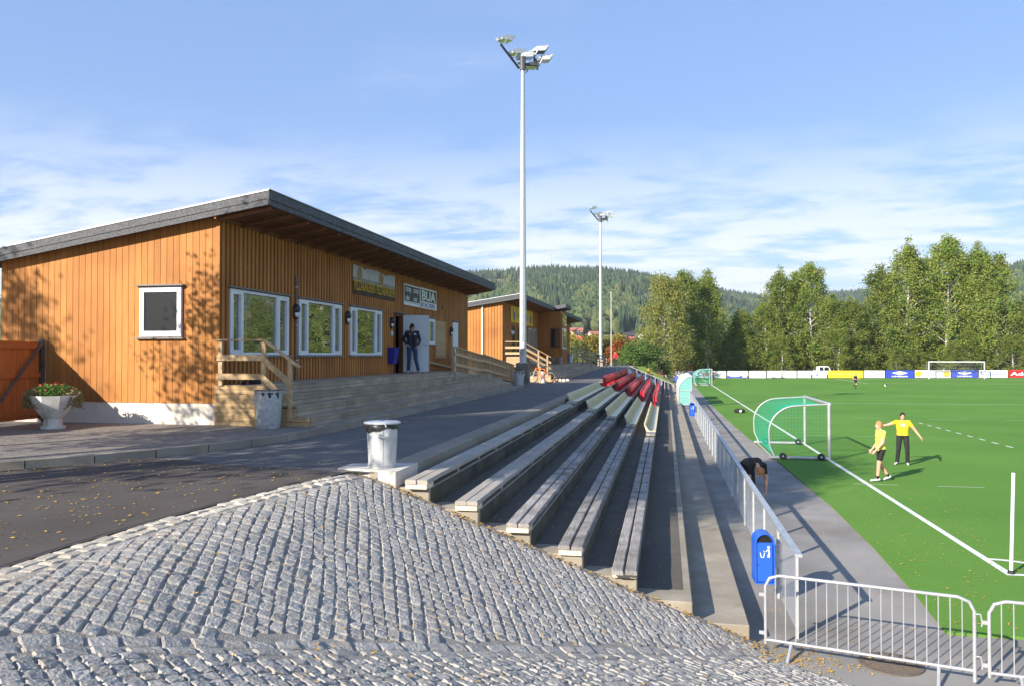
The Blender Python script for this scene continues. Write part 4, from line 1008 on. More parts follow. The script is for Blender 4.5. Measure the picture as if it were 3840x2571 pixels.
# its decks, steps and rails
d2k = thing('kiosk_steps', 'stepped wooden deck in front of the kiosk building behind the orange bicycle', 'steps', (-8, 46.5, 2.1))
def d2l(p): return (p[0] + 8, p[1] - 46.5, p[2] - 2.1)
E2 = [-7.40, -7.05, -6.70, -6.35]; Z2 = [3.0, 2.79, 2.57, 2.36]
for s in range(4):
    zr = lambda y: .0
    z0 = Z2[s + 1] if s < 3 else 2.05
    for a, c in runs(47.0 if s else 46.6, 80, 5.2, s * 1.3):
        board('riser', 'deck_wood', d2k, d2l((E2[s] - .05, a, z0)), d2l((E2[s] - .02, c - .004, Z2[s] - .03)))
        for q in range(3 if s else 2): board('tread', 'deck_wood', d2k, d2l((E2[s] - q * .118 - .113, a, Z2[s] - .03)), d2l((E2[s] - q * .118, c - .004, Z2[s])))
board('deck', 'deck_wood', d2k, d2l((XW + .02, 46.65, 2.9)), d2l((E2[0] - .23, 80, 2.985)))
for k in range(9): board('side_board', 'deck_side', d2k, d2l((XW, 46.55, 2.06 + k * .104)), d2l((E2[0] - .02 if k > 6 else E2[3 - k // 2] - .03 if k < 7 else E2[0], 46.6, 2.158 + k * .104)))
board('upper_deck', 'deck_wood', d2k, d2l((XW + .02, 45.6, 3.52)), d2l((-8.3, 51, 3.58)))
for k in range(6): board('side_board', 'deck_side', d2k, d2l((XW + .02, 45.55, 2.98 + k * .096)), d2l((-8.32, 45.6, 3.07 + k * .096)))
for k in range(2): board('tread', 'deck_wood', d2k, d2l((-8.3 + k * .3, 46.4, 3.0)), d2l((-8.0 + k * .3, 51, 3.38 - k * .19)))
rk = thing('kiosk_railing', 'pale wooden railing sloping down in front of the kiosk building', 'railing', (-8.3, 45.5, 3.0))
def rkl(p): return (p[0] + 8.3, p[1] - 45.5, p[2] - 3.0)
for z in (4.46, 4.12, 3.78): beam('rail', 'rail_wood', rk, rkl((XW + .05, 45.5, z)), rkl((-8.32, 45.5, z)), .04, .13 if z < 4.4 else .05)
for za in (4.46, 4.12, 3.78): beam('rail', 'rail_wood', rk, rkl((-8.3, 45.5, za)), rkl((-6.75, 46.3, za - .92)), .04, .13 if za < 4.4 else .05)
for x, y, z0, z1 in ((XW + .08, 45.5, 3.55, 4.46), (-8.3, 45.52, 3.3, 4.48), (-7.45, 45.95, 2.95, 3.98), (-6.95, 46.2, 2.4, 3.68)): board('post', 'rail_wood', rk, rkl((x - .045, y - .02, z0)), rkl((x + .045, y + .06, z1)))
rk2 = thing('kiosk_railing', 'dark wooden railing beyond the bay window of the kiosk building', 'railing', (-7.6, 64, 3.0))
for z in (.95, .62, .3): beam('rail', 'bench_old', rk2, (0, 0, z + .35), (1.2, 22, z - .5), .05, .1)
for k in range(9): board('post', 'bench_old', rk2, (k * .15 - .04, k * 2.75 - .04, -.8), (k * .15 + .04, k * 2.75 + .04, 1.3 - k * .106))
pk = thing('pallet_stack', 'dark wooden pallet stack under the bay of the kiosk building', 'pallets', (-8.1, 57.6, 3.0))
for k in range(4): board('pallet_board', 'bench_old', pk, (-.5, -.5, k * .16), (.5, .5, k * .16 + .05))
for k in (-.45, 0, .45): board('pallet_block', 'bench_old', pk, (k - .05, -.45, .05), (k + .05, .45, .48))

# ------------------------------------------------------------------ floodlight masts
def floodlight(b, p, yaw, s=.70):
    M = Matrix.Translation(p) @ Matrix.Rotation(yaw, 4, 'Z') @ Matrix.Rotation(R(18), 4, 'X') @ Matrix.Scale(s, 4)   # local: +Y = throw direction
    def a(vs, fs): b.add([M @ Vector(v) for v in vs], fs)
    b.use('galv_pale')
    a([(-.30, -.35, .12), (.30, -.35, .12), (.30, -.35, .30), (-.30, -.35, .30), (-.42, .62, -.10), (.42, .62, -.10), (.42, .55, .28), (-.42, .55, .28), (-.36, .1, .42), (.36, .1, .42)],
      [(0, 1, 2, 3), (3, 2, 9, 8), (8, 9, 6, 7), (0, 3, 8, 7, 4), (1, 5, 6, 9, 2)])
    a([(-.42, .6, -.10), (.42, .6, -.10), (.44, 1.0, .20), (-.44, 1.0, .20), (-.42, .56, .29), (.42, .56, .29), (.44, .98, .23), (-.44, .98, .23)], [(4, 5, 6, 7), (2, 3, 7, 6), (0, 4, 7, 3), (1, 2, 6, 5)])
    b.use('glass_dark'); a([(-.38, -.33, .11), (.38, -.33, .11), (.40, .62, -.09), (-.40, .62, -.09)], [(0, 1, 2, 3)])
    b.use('galv'); b.tube([M @ Vector(v) for v in ((-.36, .1, .15), (-.36, -.25, -.18), (.36, -.25, -.18), (.36, .1, .15))], .03, 6); b.box((-.16, -.62, .1), (.16, -.36, .32), M)
def mast(x, y, z, H, lab, bh, heads):
    t = thing('floodlight_mast', lab, 'floodlight', (x, y, z), 0, 'floodlight masts')
    part('base_box', 'concrete_dark' if y < 60 else 'concrete', t, lambda b: b.box((-.34, -.34, -.1), (.34, .34, bh)), bevel=.02)
    part('pole', 'galv', t, lambda b: b.tube([(0, 0, bh - .02), (0, 0, bh + 3), (0, 0, H * .6), (0, 0, H)], [.195, .188, .15, .10], 8), smooth=30)
    part('pole_collar', 'galv', t, lambda b: b.lathe([(.30, bh), (.30, bh + .03)], 8))
    part('hatch', 'galv', t, lambda b: b.box((-.12, -.27, bh + .5), (.12, -.2, bh + 1.1)))
    part('crossarm', 'steel_dark', t, lambda b: (b.bar((-1.05, -1.0, H + .75), (-.25, .2, H - .2), .09, .09), b.bar((.58, .3, H + .4), (.75, .5, H - .25), .09, .09), b.bar((-.3, .1, H + .05), (.7, .4, H + .0), .09, .09), b.tube([(0, 0, H - .4), (0, 0, H + .35)], .16, 8)))
    for p, yw in heads:
        b = MB(); floodlight(b, Vector(p) + Vector((0, 0, H)), yw); b.build('floodlight', None, t, smooth=30)
hd1 = [((-.95, -.6, 1.05), R(-40)), ((-.45, -.1, .45), R(-40)), ((.05, .2, .30), R(-70)), ((.25, .6, -.1), R(-62)), ((.75, .3, .62), R(-72)), ((.95, .6, .22), R(-72))]
mast(-7.72, 42.3, 2.05, 17.75, 'tall galvanised floodlight mast on a concrete box, nearest the clubhouse', 1.2, hd1)
mast(-7.34, 90, 2.40, 16.9, 'smaller-looking floodlight mast far down the walkway beyond the kiosk building', .75, [((a[0] * 1.0, a[1], a[2]), q) for a, q in hd1])
fp = thing('flag_pole', 'slim white pole far along the walkway beside the person in red', 'pole', (-6.35, 93, 2.4)); part('pole', 'galv_pale', fp, lambda b: b.tube([(0, 0, 0), (0, 0, 8.6)], [.06, .045], 8)); part('finial', 'galv_pale', fp, lambda b: b.ball((0, 0, 8.62), .09, 8, 6))

# bicycle
bk = thing('bicycle', 'orange mountain bike leaning by the wooden kiosk steps', 'bicycle', (-7.15, 45.0, 2.055), R(172))
bk.rotation_euler = (R(6), 0, R(172))
for xw in (-.52, .52):
    w_ = part('wheel', 'black_rubber', bk, lambda b: b.tube([(xw + .325 * math.cos(a / 28 * 6.283), 0, .345 + .325 * math.sin(a / 28 * 6.283)) for a in range(28)], .024, 6, closed=True), smooth=60)
    part('rim', 'galv_pale', w_, lambda b: b.tube([(xw + .295 * math.cos(a / 28 * 6.283), 0, .345 + .295 * math.sin(a / 28 * 6.283)) for a in range(28)], .010, 5, closed=True))
    def spk(b):
        for a in range(14): b.tube([(xw, .02 * (-1) ** a, .345), (xw + .29 * math.cos(a / 14 * 6.283), 0, .345 + .29 * math.sin(a / 14 * 6.283))], .0025, 3)
        b.tube([(xw, -.05, .345), (xw, .05, .345)], .028, 8)
    part('spokes', 'galv', w_, spk)
def frm(b):
    H_, S_, B_, Rr = (.33, 0, .86), (-.22, 0, .80), (-.08, 0, .33), (-.52, 0, .345)
    b.tube([(.36, 0, .78), (.32, 0, .90)], .026, 8); b.tube([(.335, 0, .86), S_], .021, 8); b.tube([(.35, 0, .80), B_], .026, 8); b.tube([S_, B_], .02, 8)
    for q in (-.05, .05): b.tube([B_, (-.52, q, .345)], .012, 6); b.tube([S_, (-.52, q, .345)], .010, 6)
part('frame', 'bike_orange', bk, frm, smooth=40)
part('fork', 'galv_pale', bk, lambda b: [b.tube([(.37, q, .76), (.52, q, .345)], .018, 6) for q in (-.05, .05)])
part('handlebar', 'black_plastic', bk, lambda b: (b.tube([(.31, 0, .90), (.36, 0, .98)], .018, 6), b.tube([(.33, -.32, .99), (.37, -.1, .98), (.37, .1, .98), (.33, .32, .99)], .015, 6)))
part('saddle', 'black_plastic', bk, lambda b: (b.tube([(-.22, 0, .80), (-.25, 0, .96)], .014, 6), b.ball((-.25, 0, .985), (.14, .065, .03), 10, 6)))
part('crank', 'steel_dark', bk, lambda b: (b.tube([(-.08, .03, .33), (-.08, .045, .33)], .09, 14), b.bar((-.08, .06, .33), (.04, .06, .22), .02, .025), b.bar((-.08, -.06, .33), (-.2, -.06, .44), .02, .025)))
bo = thing('bollard', 'short pale concrete bollard behind the orange bicycle', 'bollard', (-7.12, 45.45, 2.05)); part('shaft', 'concrete_pale', bo, lambda b: b.lathe([(.2, 0), (.2, .12), (.13, .16), (.12, .62), (.1, .68), (0, .69)], 14), smooth=40)
st = thing('stone_pile', 'few pale stones at the corner of the kiosk steps', 'stones', (-6.25, 46.7, 2.05))
for k in range(3): part('stone', 'concrete_pale', st, lambda b: b.ball((k * .22, k * .06, .09), (.14, .12, .12), 7, 5))

# ------------------------------------------------------------------ wire fence beside the pitch
XF = 1.68
pf = thing('wire_fence', 'low grey fence of flat posts, top board and wire mesh between stand and pitch', 'fence', (XF, 10.76, 0))
y = 0
while y < 58:
    if not (47 < y < 56.5 and False): board('post', 'galv_pale', pf, (-.03, y - .05, 0), (.0, y + .05, 1.06))
    y += 1.72
for k in range(10): board('top_rail', 'galv', pf, (-.045, k * 5.78 - .06, 1.06), (.05, (k + 1) * 5.78 - .065, 1.10))
def wires(b, L, H, dz):
    t3 = .0015
    n = int((L + H) / dz)
    for k in range(n):
        for sgn in (1, -1):
            y0 = k * dz - (H if sgn > 0 else 0); y1 = y0 + H * 1.0
            a = (y0, 0) if sgn > 0 else (y0, H); c = (y1, H) if sgn > 0 else (y1, 0)
            (ya, za), (yb, zb2) = a, c
            if ya < 0: za = za + (0 - ya) / H * (zb2 - za); ya = 0
            if yb > L: zb2 = zb2 + (yb - L) / H * (za - zb2) if ya < L else zb2; yb = L
            if yb - ya < .03: continue
            p, q = Vector((.006 * sgn, ya, za + .04)), Vector((.006 * sgn, yb, zb2 + .04)); d = (q - p).normalized(); u = Vector((1, 0, 0)) * t3; v = d.cross(Vector((1, 0, 0))) * t3
            b.add([p + u, p - u * .5 + v, p - u * .5 - v, q + u, q - u * .5 + v, q - u * .5 - v], [(0, 1, 4, 3), (1, 2, 5, 4), (2, 0, 3, 5)])
b = MB(); b.use('wire'); wires(b, 57.5, 1.0, .075)
me = bpy.data.meshes.new('wire_mesh'); me.from_pydata(b.v, [], b.f); me.materials.append(MATS['wire']); ob('wire_mesh', me, pf, kind='stuff')
def postbin(loc, lab, rz_=0):
    t = thing('litter_bin', lab, 'litter bin', loc, rz_, 'blue arched litter bins')
    W2, D2, H2 = .14, .30, .60          # local: front face -Y
    arch = [(-W2, 0)] + [(-W2, H2)] + [(-W2 * math.cos(a / 12 * math.pi), H2 + W2 * math.sin(a / 12 * math.pi)) for a in range(1, 12)] + [(W2, H2), (W2, 0)]
    part('body', 'bin_blue', t, lambda b: b.prism([(x, 0, z) for x, z in arch], (0, D2, 0)), bevel=.008)
    inn = [(-.122, .02), (-.122, H2)] + [(-.122 * math.cos(a / 12 * math.pi), H2 + .122 * math.sin(a / 12 * math.pi)) for a in range(1, 12)] + [(.122, H2), (.122, .02)]
    def ring(b):
        n = len(arch); b.add([(x, -.035, z) for x, z in arch] + [(x, -.035, z) for x, z in inn] + [(x, 0, z) for x, z in arch] + [(x, 0, z) for x, z in inn],
          [(i, (i + 1) % n, n + (i + 1) % n, n + i) for i in range(n)] + [(i, (i + 1) % n, 2 * n + (i + 1) % n, 2 * n + i) for i in range(n)] + [(n + i, n + (i + 1) % n, 3 * n + (i + 1) % n, 3 * n + i) for i in range(n)])
    part('front_frame', 'bin_blue', t, ring)
    d_ = part('door', 'bin_blue', t, lambda b: b.box((-.108, -.022, .03), (.108, -.002, H2 - .01)), bevel=.004)
    part('opening', 'interior', t, lambda b: b.prism([(-.108 * math.cos(a / 12 * math.pi), -.006, H2 + .005 + .108 * math.sin(a / 12 * math.pi)) for a in range(13)], (0, .004, 0)))
    def pic(b):
        b.tube([(.05, -.026, .54), (.05, -.022, .54)], .018, 10)
        b.bar((.045, -.025, .51), (.01, -.025, .47), .004, .012); b.bar((.05, -.025, .515), (.062, -.025, .44), .004, .02); b.bar((.062, -.025, .44), (.06, -.025, .39), .004, .014); b.bar((.045, -.025, .44), (.04, -.025, .39), .004, .012)
        for p, q in (((-.07, .46), (-.055, .39)), ((-.055, .39), (-.02, .39)), ((-.02, .39), (-.008, .46))): b.bar((p[0], -.025, p[1]), (q[0], -.025, q[1]), .004, .010)
        b.tube([(-.01, -.025, .475), (-.02, -.022, .478)], .009, 6)
    part('pictogram', 'sign_white', d_, pic); part('lock', 'black_plastic', d_, lambda b: b.tube([(-.10, -.026, .28), (-.10, -.02, .28)], .009, 8))
    part('bracket', 'galv', t, lambda b: b.box((.1, .12, .2), (.235, .18, .54)))
    return t
postbin((1.42, 12.05, .32), 'bright blue arched litter bin on the fence nearest the crowd barriers', R(4))
postbin((1.42, 44.2, .32), 'blue arched litter bin on the fence in front of the dugout', R(4))
postbin((1.2, 98, .5), 'tiny blue litter bin beside the left end of the advertising boards', 0)

# crowd barriers
def barrier(p, q, lab):
    p = Vector(p); q = Vector(q); d = q - p; L = d.length; t = thing('crowd_barrier', lab, 'barrier', p, math.atan2(d.y, d.x), 'steel crowd barriers')
    part('frame', 'alu', t, lambda b: b.tube([(0, 0, .12), (0, 0, .83), (.05, 0, .93), (.16, 0, .97), (L - .16, 0, .97), (L - .05, 0, .93), (L, 0, .83), (L, 0, .05)], .0195, 10), smooth=50)
    part('bottom_rail', 'alu', t, lambda b: b.tube([(0, 0, .17), (L, 0, .17)], .018, 10), smooth=50)
    n = 19
    for k in range(1, n): part('bar', 'alu', t, lambda b: b.tube([(L * k / n, 0, .17), (L * k / n, 0, .965)], .0068, 6))
    for xf in (.3, L - .35): part('foot', 'alu', t, lambda b: (b.tube([(xf, 0, .16), (xf - .02, -.27, .012)], .02, 8), b.tube([(xf, 0, .16), (xf + .02, .27, .012)], .02, 8)))
    for z in (.25, .72):
        part('hook', 'alu', t, lambda b: b.tube([(L, 0, z + .08), (L + .06, 0, z + .085), (L + .075, 0, z), (L + .07, 0, z - .05)], .009, 6)); part('eye', 'alu', t, lambda b: b.box((-.075, -.012, z - .02), (0, .012, z + .02)))
    return t
barrier((1.20, 10.13, 0), (3.36, 9.57, 0), 'steel crowd barrier standing next to the blue litter bin and fence end')
barrier((3.50, 9.54, 0), (5.7, 9.18, 0), 'steel crowd barrier cut off by the right edge of the picture')
mh = thing('drain_grate', 'rusty round drain grate in the asphalt behind the crowd barrier', 'drain', (2.62, 10.05, .004))
part('ring', 'rust', mh, lambda b: b.lathe([(.36, 0), (.36, .012), (.30, .012), (.30, .004)], 24))
for k in range(-5, 6): part('slot_bar', 'rust', mh, lambda b: b.box((-math.sqrt(.09 - (k * .053) ** 2), k * .053 - .014, .002), (math.sqrt(.09 - (k * .053) ** 2), k * .053 + .014, .010)))

# corner flag
cf = thing('corner_flag', 'white corner post standing at the corner of the pitch', 'corner post', (5.64, 14.45, .035))
part('pole', 'sign_white', cf, lambda b: b.tube([(0, 0, 0), (.05, 0, 1.68)], .028, 10), smooth=50); part('base', 'black_rubber', cf, lambda b: b.lathe([(.06, 0), (.045, .05), (.03, .06)], 12))

# ------------------------------------------------------------------ goals
def arc_back(D, H):      # side profile from crossbar to rear ground: local x = depth behind posts (negative), z
    pts = [(0, H)]
    pts += [(-.95, H - .06)]
    for k in range(9):
        a = R(90 - k * 11); pts.append((-1.05 - .95 * math.cos(a), H - 1.02 + .95 * math.sin(a)))
    pts += [(-D + .02, .62 * H * .4), (-D + .18, .12)]
    return pts
def small_goal(loc, lab, rz_=0, spacing=.12, r=.0030):
    Wd, H, D = 4.85, 2.0, 2.0; t = thing('goal', lab, 'goal', loc, rz_, 'movable junior goals')
    for y in (0, Wd): part('post', 'alu', t, lambda b: b.tube([(0, y, .0), (0, y, H)], .055, 12), smooth=50)
    part('crossbar', 'alu', t, lambda b: b.tube([(0, -.05, H - .05), (0, Wd + .05, H - .05)], .055, 12), smooth=50)
    prof = arc_back(D, H - .06)
    for y in (0, Wd):
        part('net_hoop', 'alu', t, lambda b: b.tube([(x, y, z) for x, z in prof] + [(-D + .1, y, .06)], .028, 8), smooth=50)
        part('side_base', 'alu', t, lambda b: b.tube([(0, y, .06), (-D, y, .06)], .055, 12), smooth=50)
        for xw in (-.28, -D + .45):
            w_ = part('wheel', 'black_rubber', t, lambda b: b.tube([(xw, y - .14, .12), (xw, y - .06, .12)], .12, 18), smooth=30); part('hub', 'galv', w_, lambda b: b.tube([(xw, y - .15, .12), (xw, y - .135, .12)], .035, 10))
    part('rear_bar', 'alu', t, lambda b: b.tube([(-D + .12, 0, .06), (-D + .12, Wd, .06)], .03, 8), smooth=50)
    def net(b):
        P = [Vector((x, 0, z)) for x, z in prof]; Ls = [0]
        for a, c in zip(P, P[1:]): Ls.append(Ls[-1] + (c - a).length)
        tot = Ls[-1]
        def at(s):
            for k in range(len(P) - 1):
                if s <= Ls[k + 1]: return P[k].lerp(P[k + 1], (s - Ls[k]) / (Ls[k + 1] - Ls[k]))
            return P[-1]
        def sag(p, y):
            f = math.sin(math.pi * y / Wd); return Vector((p.x + .05 * f * (1 if p.z < 1.7 else 0), y, p.z - .10 * f * (1 if p.x > -1.6 else .3)))
        n = int(Wd / spacing); m = int(tot / spacing)
        for i in range(n + 1):
            y = Wd * i / n; b.tube([sag(at(tot * k / 14), y) for k in range(15)], r, 3, cap=False)
        for k in range(m + 1):
            p = at(tot * k / m); b.tube([sag(p, Wd * j / 8) for j in range(9)], r, 3, cap=False)
        for y in (0, Wd):
            inside = lambda x: max((q.z for q in [at(tot * k / 60) for k in range(61)] if abs(q.x - x) < .06), default=0)
            x = -spacing
            while x > -1.98: 
                zt = inside(x)
                if zt > .2: b.tube([(x, y, .08), (x + .01, y + (.04 if y == 0 else -.04), zt * .5), (x, y, zt)], r * .8, 3, cap=False)
                x -= spacing
            z = .12
            while z < H - .1:
                xs_ = [q.x for q in [at(tot * k / 60) for k in range(61)] if q.z >= z]
                b.tube([(0, y, z), (min(xs_) / 2, y + (.04 if y == 0 else -.04), z), (min(xs_), y, z)], r * .8, 3, cap=False); z += spacing
    b = MB(); b.use('net_green'); net(b); me = bpy.data.meshes.new('net'); me.from_pydata(b.v, [], b.f); me.materials.append(MATS['net_green']); ob('net', me, t, kind='stuff')
    return t
small_goal((5.55, 28.76, .036), 'white junior goal with green net on the touchline behind the two yellow players')
small_goal((5.38, 96, .036), 'distant junior goal with green net beside the dugout', spacing=.2, r=.008)
small_goal((-1.2, 112, -.4), 'tiny green-netted goal beyond the far end of the stand', R(80), .25, .012)
fg = thing('full_goal', 'large white football goal in front of the far blue and white boards', 'goal', (37.3, 122.5, zp(37.3, 122.5) + .036))
for x in (0, 7.32): part('post', 'sign_white', fg, lambda b: b.tube([(x, 0, 0), (x, 0, 2.44)], .07, 10), smooth=50)
part('crossbar', 'sign_white', fg, lambda b: b.tube([(-.06, 0, 2.44), (7.38, 0, 2.44)], .07, 10), smooth=50)
for x in (0, 7.32): part('net_stay', 'alu', fg, lambda b: b.tube([(x, 0, 2.44), (x - (.0 if x else .0), .8, 2.4), (x, 2.0, 0)], .03, 6))
b = MB(); b.use('wire')
for k in range(31): x = 7.32 * k / 30; b.tube([(x, 0, 2.4), (x, .8, 2.36), (x, 2, .02)], .006, 3, cap=False)
for k in range(12): f = k / 11; b.tube([(0, .8 + 1.2 * f, 2.36 - 2.34 * f), (7.32, .8 + 1.2 * f, 2.36 - 2.34 * f)], .006, 3, cap=False)
me = bpy.data.meshes.new('net'); me.from_pydata(b.v, [], b.f); me.materials.append(MATS['wire']); ob('net', me, fg, kind='stuff')

# ------------------------------------------------------------------ dugouts
def dugout(loc, lab):
    t = thing('dugout', lab, 'dugout', loc, 0, 'curved polycarbonate dugouts'); L, D, H = 4.2, .95, 2.15     # back toward -X, open toward +X
    prof = [(-D * .0 + .0 - .45, 0), (-.45, 1.15)] + [(-.45 + .95 * (1 - math.cos(R(a))), 1.15 + 1.0 * math.sin(R(a))) for a in (20, 40, 60, 80, 90)]
    for k in range(4):
        y = L * k / 3; part('rib', 'alu', t, lambda b: b.tube([(x, y, z) for x, z in prof] + [(.52, y, 2.15)], .04, 8), smooth=40)
    def skin(b):
        for k in range(3):
            y0, y1 = L * k / 3 + .03, L * (k + 1) / 3 - .03; n = len(prof)
            b.add([(x, y, z) for y in (y0, y1) for x, z in prof[1:]], [(i, i + 1, n - 1 + i + 1, n - 1 + i) for i in range(n - 2)])
    part('canopy_sheet', 'galv_pale', t, skin)
    for k in range(3): board('back_panel', 'paint_cream' if k % 2 == 0 else 'rust', t, (-.47, L * k / 3 + .05, .1), (-.43, L * (k + 1) / 3 - .05, 1.15))
    for y in (0, L):
        part('end_sheet', 'polycarb', t, lambda b: b.prism([(-.40, y, .12), (.45, y, .12), (.45, y, 2.08)] + [(x + .04, y, z - .05) for x, z in prof[::-1][:5]] + [(-.40, y, 1.15)], (0, .012, 0)))
        part('end_frame', 'alu', t, lambda b: (b.tube([(-.42, y, .1), (.47, y, .1)], .03, 6), b.tube([(-.42, y, 1.12), (.47, y, 1.12)], .03, 6), b.tube([(.47, y, 0), (.47, y, 2.15)], .03, 6), b.tube([(-.42, y, .6), (.47, y, .6)], .02, 6)))
    board('seat_bench', 'bench_new', t, (-.38, .1, .42), (.0, L - .1, .46))
    for k in (.4, 2.1, 3.8): board('leg', 'galv', t, (-.3, k - .03, 0), (-.1, k + .03, .42))
dugout((1.34, 57.6, 0), 'nearer curved dugout with turquoise end window beside the fence')
dugout((1.34, 63.4, 0), 'second curved dugout directly behind the nearer one')
wp = thing('touchline_bag', 'black and white kit bag lying on the turf edge near the dugout', 'bag', (4.55, 51.2, .036))
part('bag_body', 'cloth_black', wp, lambda b: b.ball((0, 0, .13), (.35, .2, .16), 12, 7), smooth=60); part('bib', 'sign_white', wp, lambda b: b.ball((.05, -.14, .12), (.1, .08, .1), 8, 5), smooth=60)

# ------------------------------------------------------------------ advertising boards
YB = 125.0
def bx_(n): return ony(n, 1415, YB).x
def adboard(n0, n1, m, lab, fn=None):
    x0, x1 = bx_(n0), bx_(n1); xm = (x0 + x1) / 2; zb = .12 + zp(xm, YB)
    t = thing('advert_board', lab, 'advert board', (x0, YB, zb), 0, 'advertising boards behind the far goal line'); w = x1 - x0
    part('panel', m, t, lambda b: b.box((.05, 0, 0), (w - .05, .05, 1.08)))
    for x in (.25, w - .25): part('leg', 'steel_dark', t, lambda b: b.box((x - .04, .05, -.25), (x + .04, .13, 1.0)))
    if fn: fn(t, w)
R2, N2 = (1, 0, 0), -.004
def tx(s, m, x, z, wd, h, **k): return lambda t, w: text(s, m, t, (x * w, -.003, z), R2, UP, wd * w, h, **k)
def flat(t, m, poly, nm='emblem', y=-.006): part(nm, m, t, lambda b: b.prism([(x, 0 + y, z) for x, z in poly], (0, .004, 0)))
def many(*fs): return lambda t, w: [f(t, w) for f in fs]
def fl(m, polyf, **k): return lambda t, w: flat(t, m, polyf(w), **k)
rect = lambda a, c, z0, z1: (lambda w: [(a * w, z0), (c * w, z0), (c * w, z1), (a * w, z1)])
adboard(2530, 2662, 'sign_white', 'white YIT advert board with blue letters behind the dugout', many(tx('YIT', 'ink_cyan', .40, .38, .34, .48, bold=.03), fl('ink_pink', lambda w: [(.80 * w, .30), (.98 * w, .42), (.98 * w, .78), (.80 * w, .78)])))
adboard(2663, 2724, 'sign_white', 'white advert board with thin black serif letters right of the distant goal', tx('ohus', 'ink_grey', .28, .30, .60, .5))
wave = lambda w: [(.02 * w, .02)] + [(.98 * w, .02), (.98 * w, .30)] + [(w * (.98 - .96 * k / 12), .30 + .13 * math.sin(k / 12 * 6.283 + .6)) for k in range(1, 13)]
adboard(2727, 2807, 'sign_white', 'white advert board with a dark blue wave along its bottom', many(tx('RørTek  as', 'ink_blue', .08, .64, .80, .24, bold=.01), fl('board_blue', wave), fl('sign_white', rect(.70, .92, .13, .33), y=-.012)))
adboard(2809, 2874, 'sign_white', 'white advert board with pale red REMA lettering', tx('REMA 1000', 'ink_pink', .08, .48, .84, .22))
squig = lambda t, w: part('lettering', 'ink_cyan', t, lambda b: b.tube([(w * (.12 + .5 * k / 24), -.006, .55 + .16 * math.sin(k * 1.15) * math.cos(k * .37)) for k in range(25)], .02, 4))
adboard(2876, 2931, 'sign_white', 'white advert board with a blue handwritten scribble', squig)
adboard(2934, 2988, 'sign_white', 'white advert board with three faint text lines and a small blue mark', many(fl('ink_pink', rect(.06, .28, .72, .78)), fl('ink_grey', rect(.34, .66, .80, .85)), fl('ink_grey', rect(.34, .90, .62, .66)), fl('ink_steel', rect(.05, .30, .40, .52))))
adboard(2990, 3043, 'sign_white', 'white advert board with one blurred blue line of writing', many(fl('ink_cyan', rect(.08, .92, .40, .52)), fl('ink_grey', rect(.1, .8, .78, .80))))
adboard(3046, 3101, 'sign_white', 'white Comfort advert board with a small house emblem', many(tx('Comfort', 'ink_red', .16, .80, .66, .17), fl('board_blue', lambda w: [(.26 * w, .34), (.40 * w, .34), (.40 * w, .50), (.33 * w, .62), (.26 * w, .50)]), fl('ink_red', rect(.28, .39, .20, .27))))
adboard(3104, 3238, 'board_yellow', 'yellow advert board with dark web address letters', tx('www.gulebiler.no', 'ink_grey', .06, .40, .88, .40, shear=.2))
adboard(3239, 3319, 'sign_white', 'white Steinkjer advert board with a blue stripe', many(tx('Steinkjer', 'ink_pink', .18, .38, .56, .34), fl('ink_steel', rect(.28, .95, .12, .24))))
def umb(t, w):
    c = w / 2; dia = lambda a, h: [(c - a, .70), (c, .70 + h), (c + a, .70), (c, .70 - h)]
    flat(t, 'sign_white', dia(w * .28, .30)); flat(t, 'board_blue', dia(w * .18, .19), y=-.011); flat(t, 'sign_white', dia(w * .12, .12), y=-.016)
    text('UMBRO', 'sign_white', t, (w * .22, -.003, .10), R2, UP, w * .56, .20, bold=.05)
def shell(fx):
    def f(t, w):
        c = fx * w; pts = [(c - .22, .18), (c + .22, .18), (c + .30, .34)]
        for k in range(13): a = R(-15 + 210 * k / 12); rr = .42 + .02 * (k % 2); pts.append((c + rr * math.cos(a), .52 + rr * math.sin(a)))
        pts.append((c - .30, .34)); flat(t, 'shell_yellow', pts)
        part('emblem', 'ink_red', t, lambda b: b.tube([(x, -.008, z) for x, z in pts], .025, 4, closed=True))
        for k in range(5): part('emblem', 'ink_red', t, lambda b: b.bar((c + (k - 2) * .05, -.008, .22), (c + (k - 2) * .15, -.008, .86 - abs(k - 2) * .07), .006, .02))
    return f
adboard(3320, 3429, 'board_blue', 'blue diamond-logo advert board left of the large goal', umb)
adboard(3430, 3566, 'sign_white', 'white advert board with two yellow shell emblems behind the large goal', many(shell(.11), shell(.88), fl('ink_grey', rect(.28, .70, .84, .865), nm='rule_line'), fl('ink_grey', rect(.28, .74, .60, .62), nm='rule_line'), fl('ink_grey', rect(.28, .66, .36, .38), nm='rule_line')))
adboard(3567, 3668, 'board_blue', 'blue diamond-logo advert board behind the right post of the large goal', umb)
adboard(3670, 3780, 'sign_white', 'white Adresseavisen newspaper board with blue letters', tx('Adresseavisen', 'ink_blue', .05, .30, .90, .52, bold=.01))
adboard(3782, 3905, 'board_red', 'red board with white letters cut off by the right edge', tx('Adecco', 'sign_white', .06, .28, 1.0, .52, bold=.03))

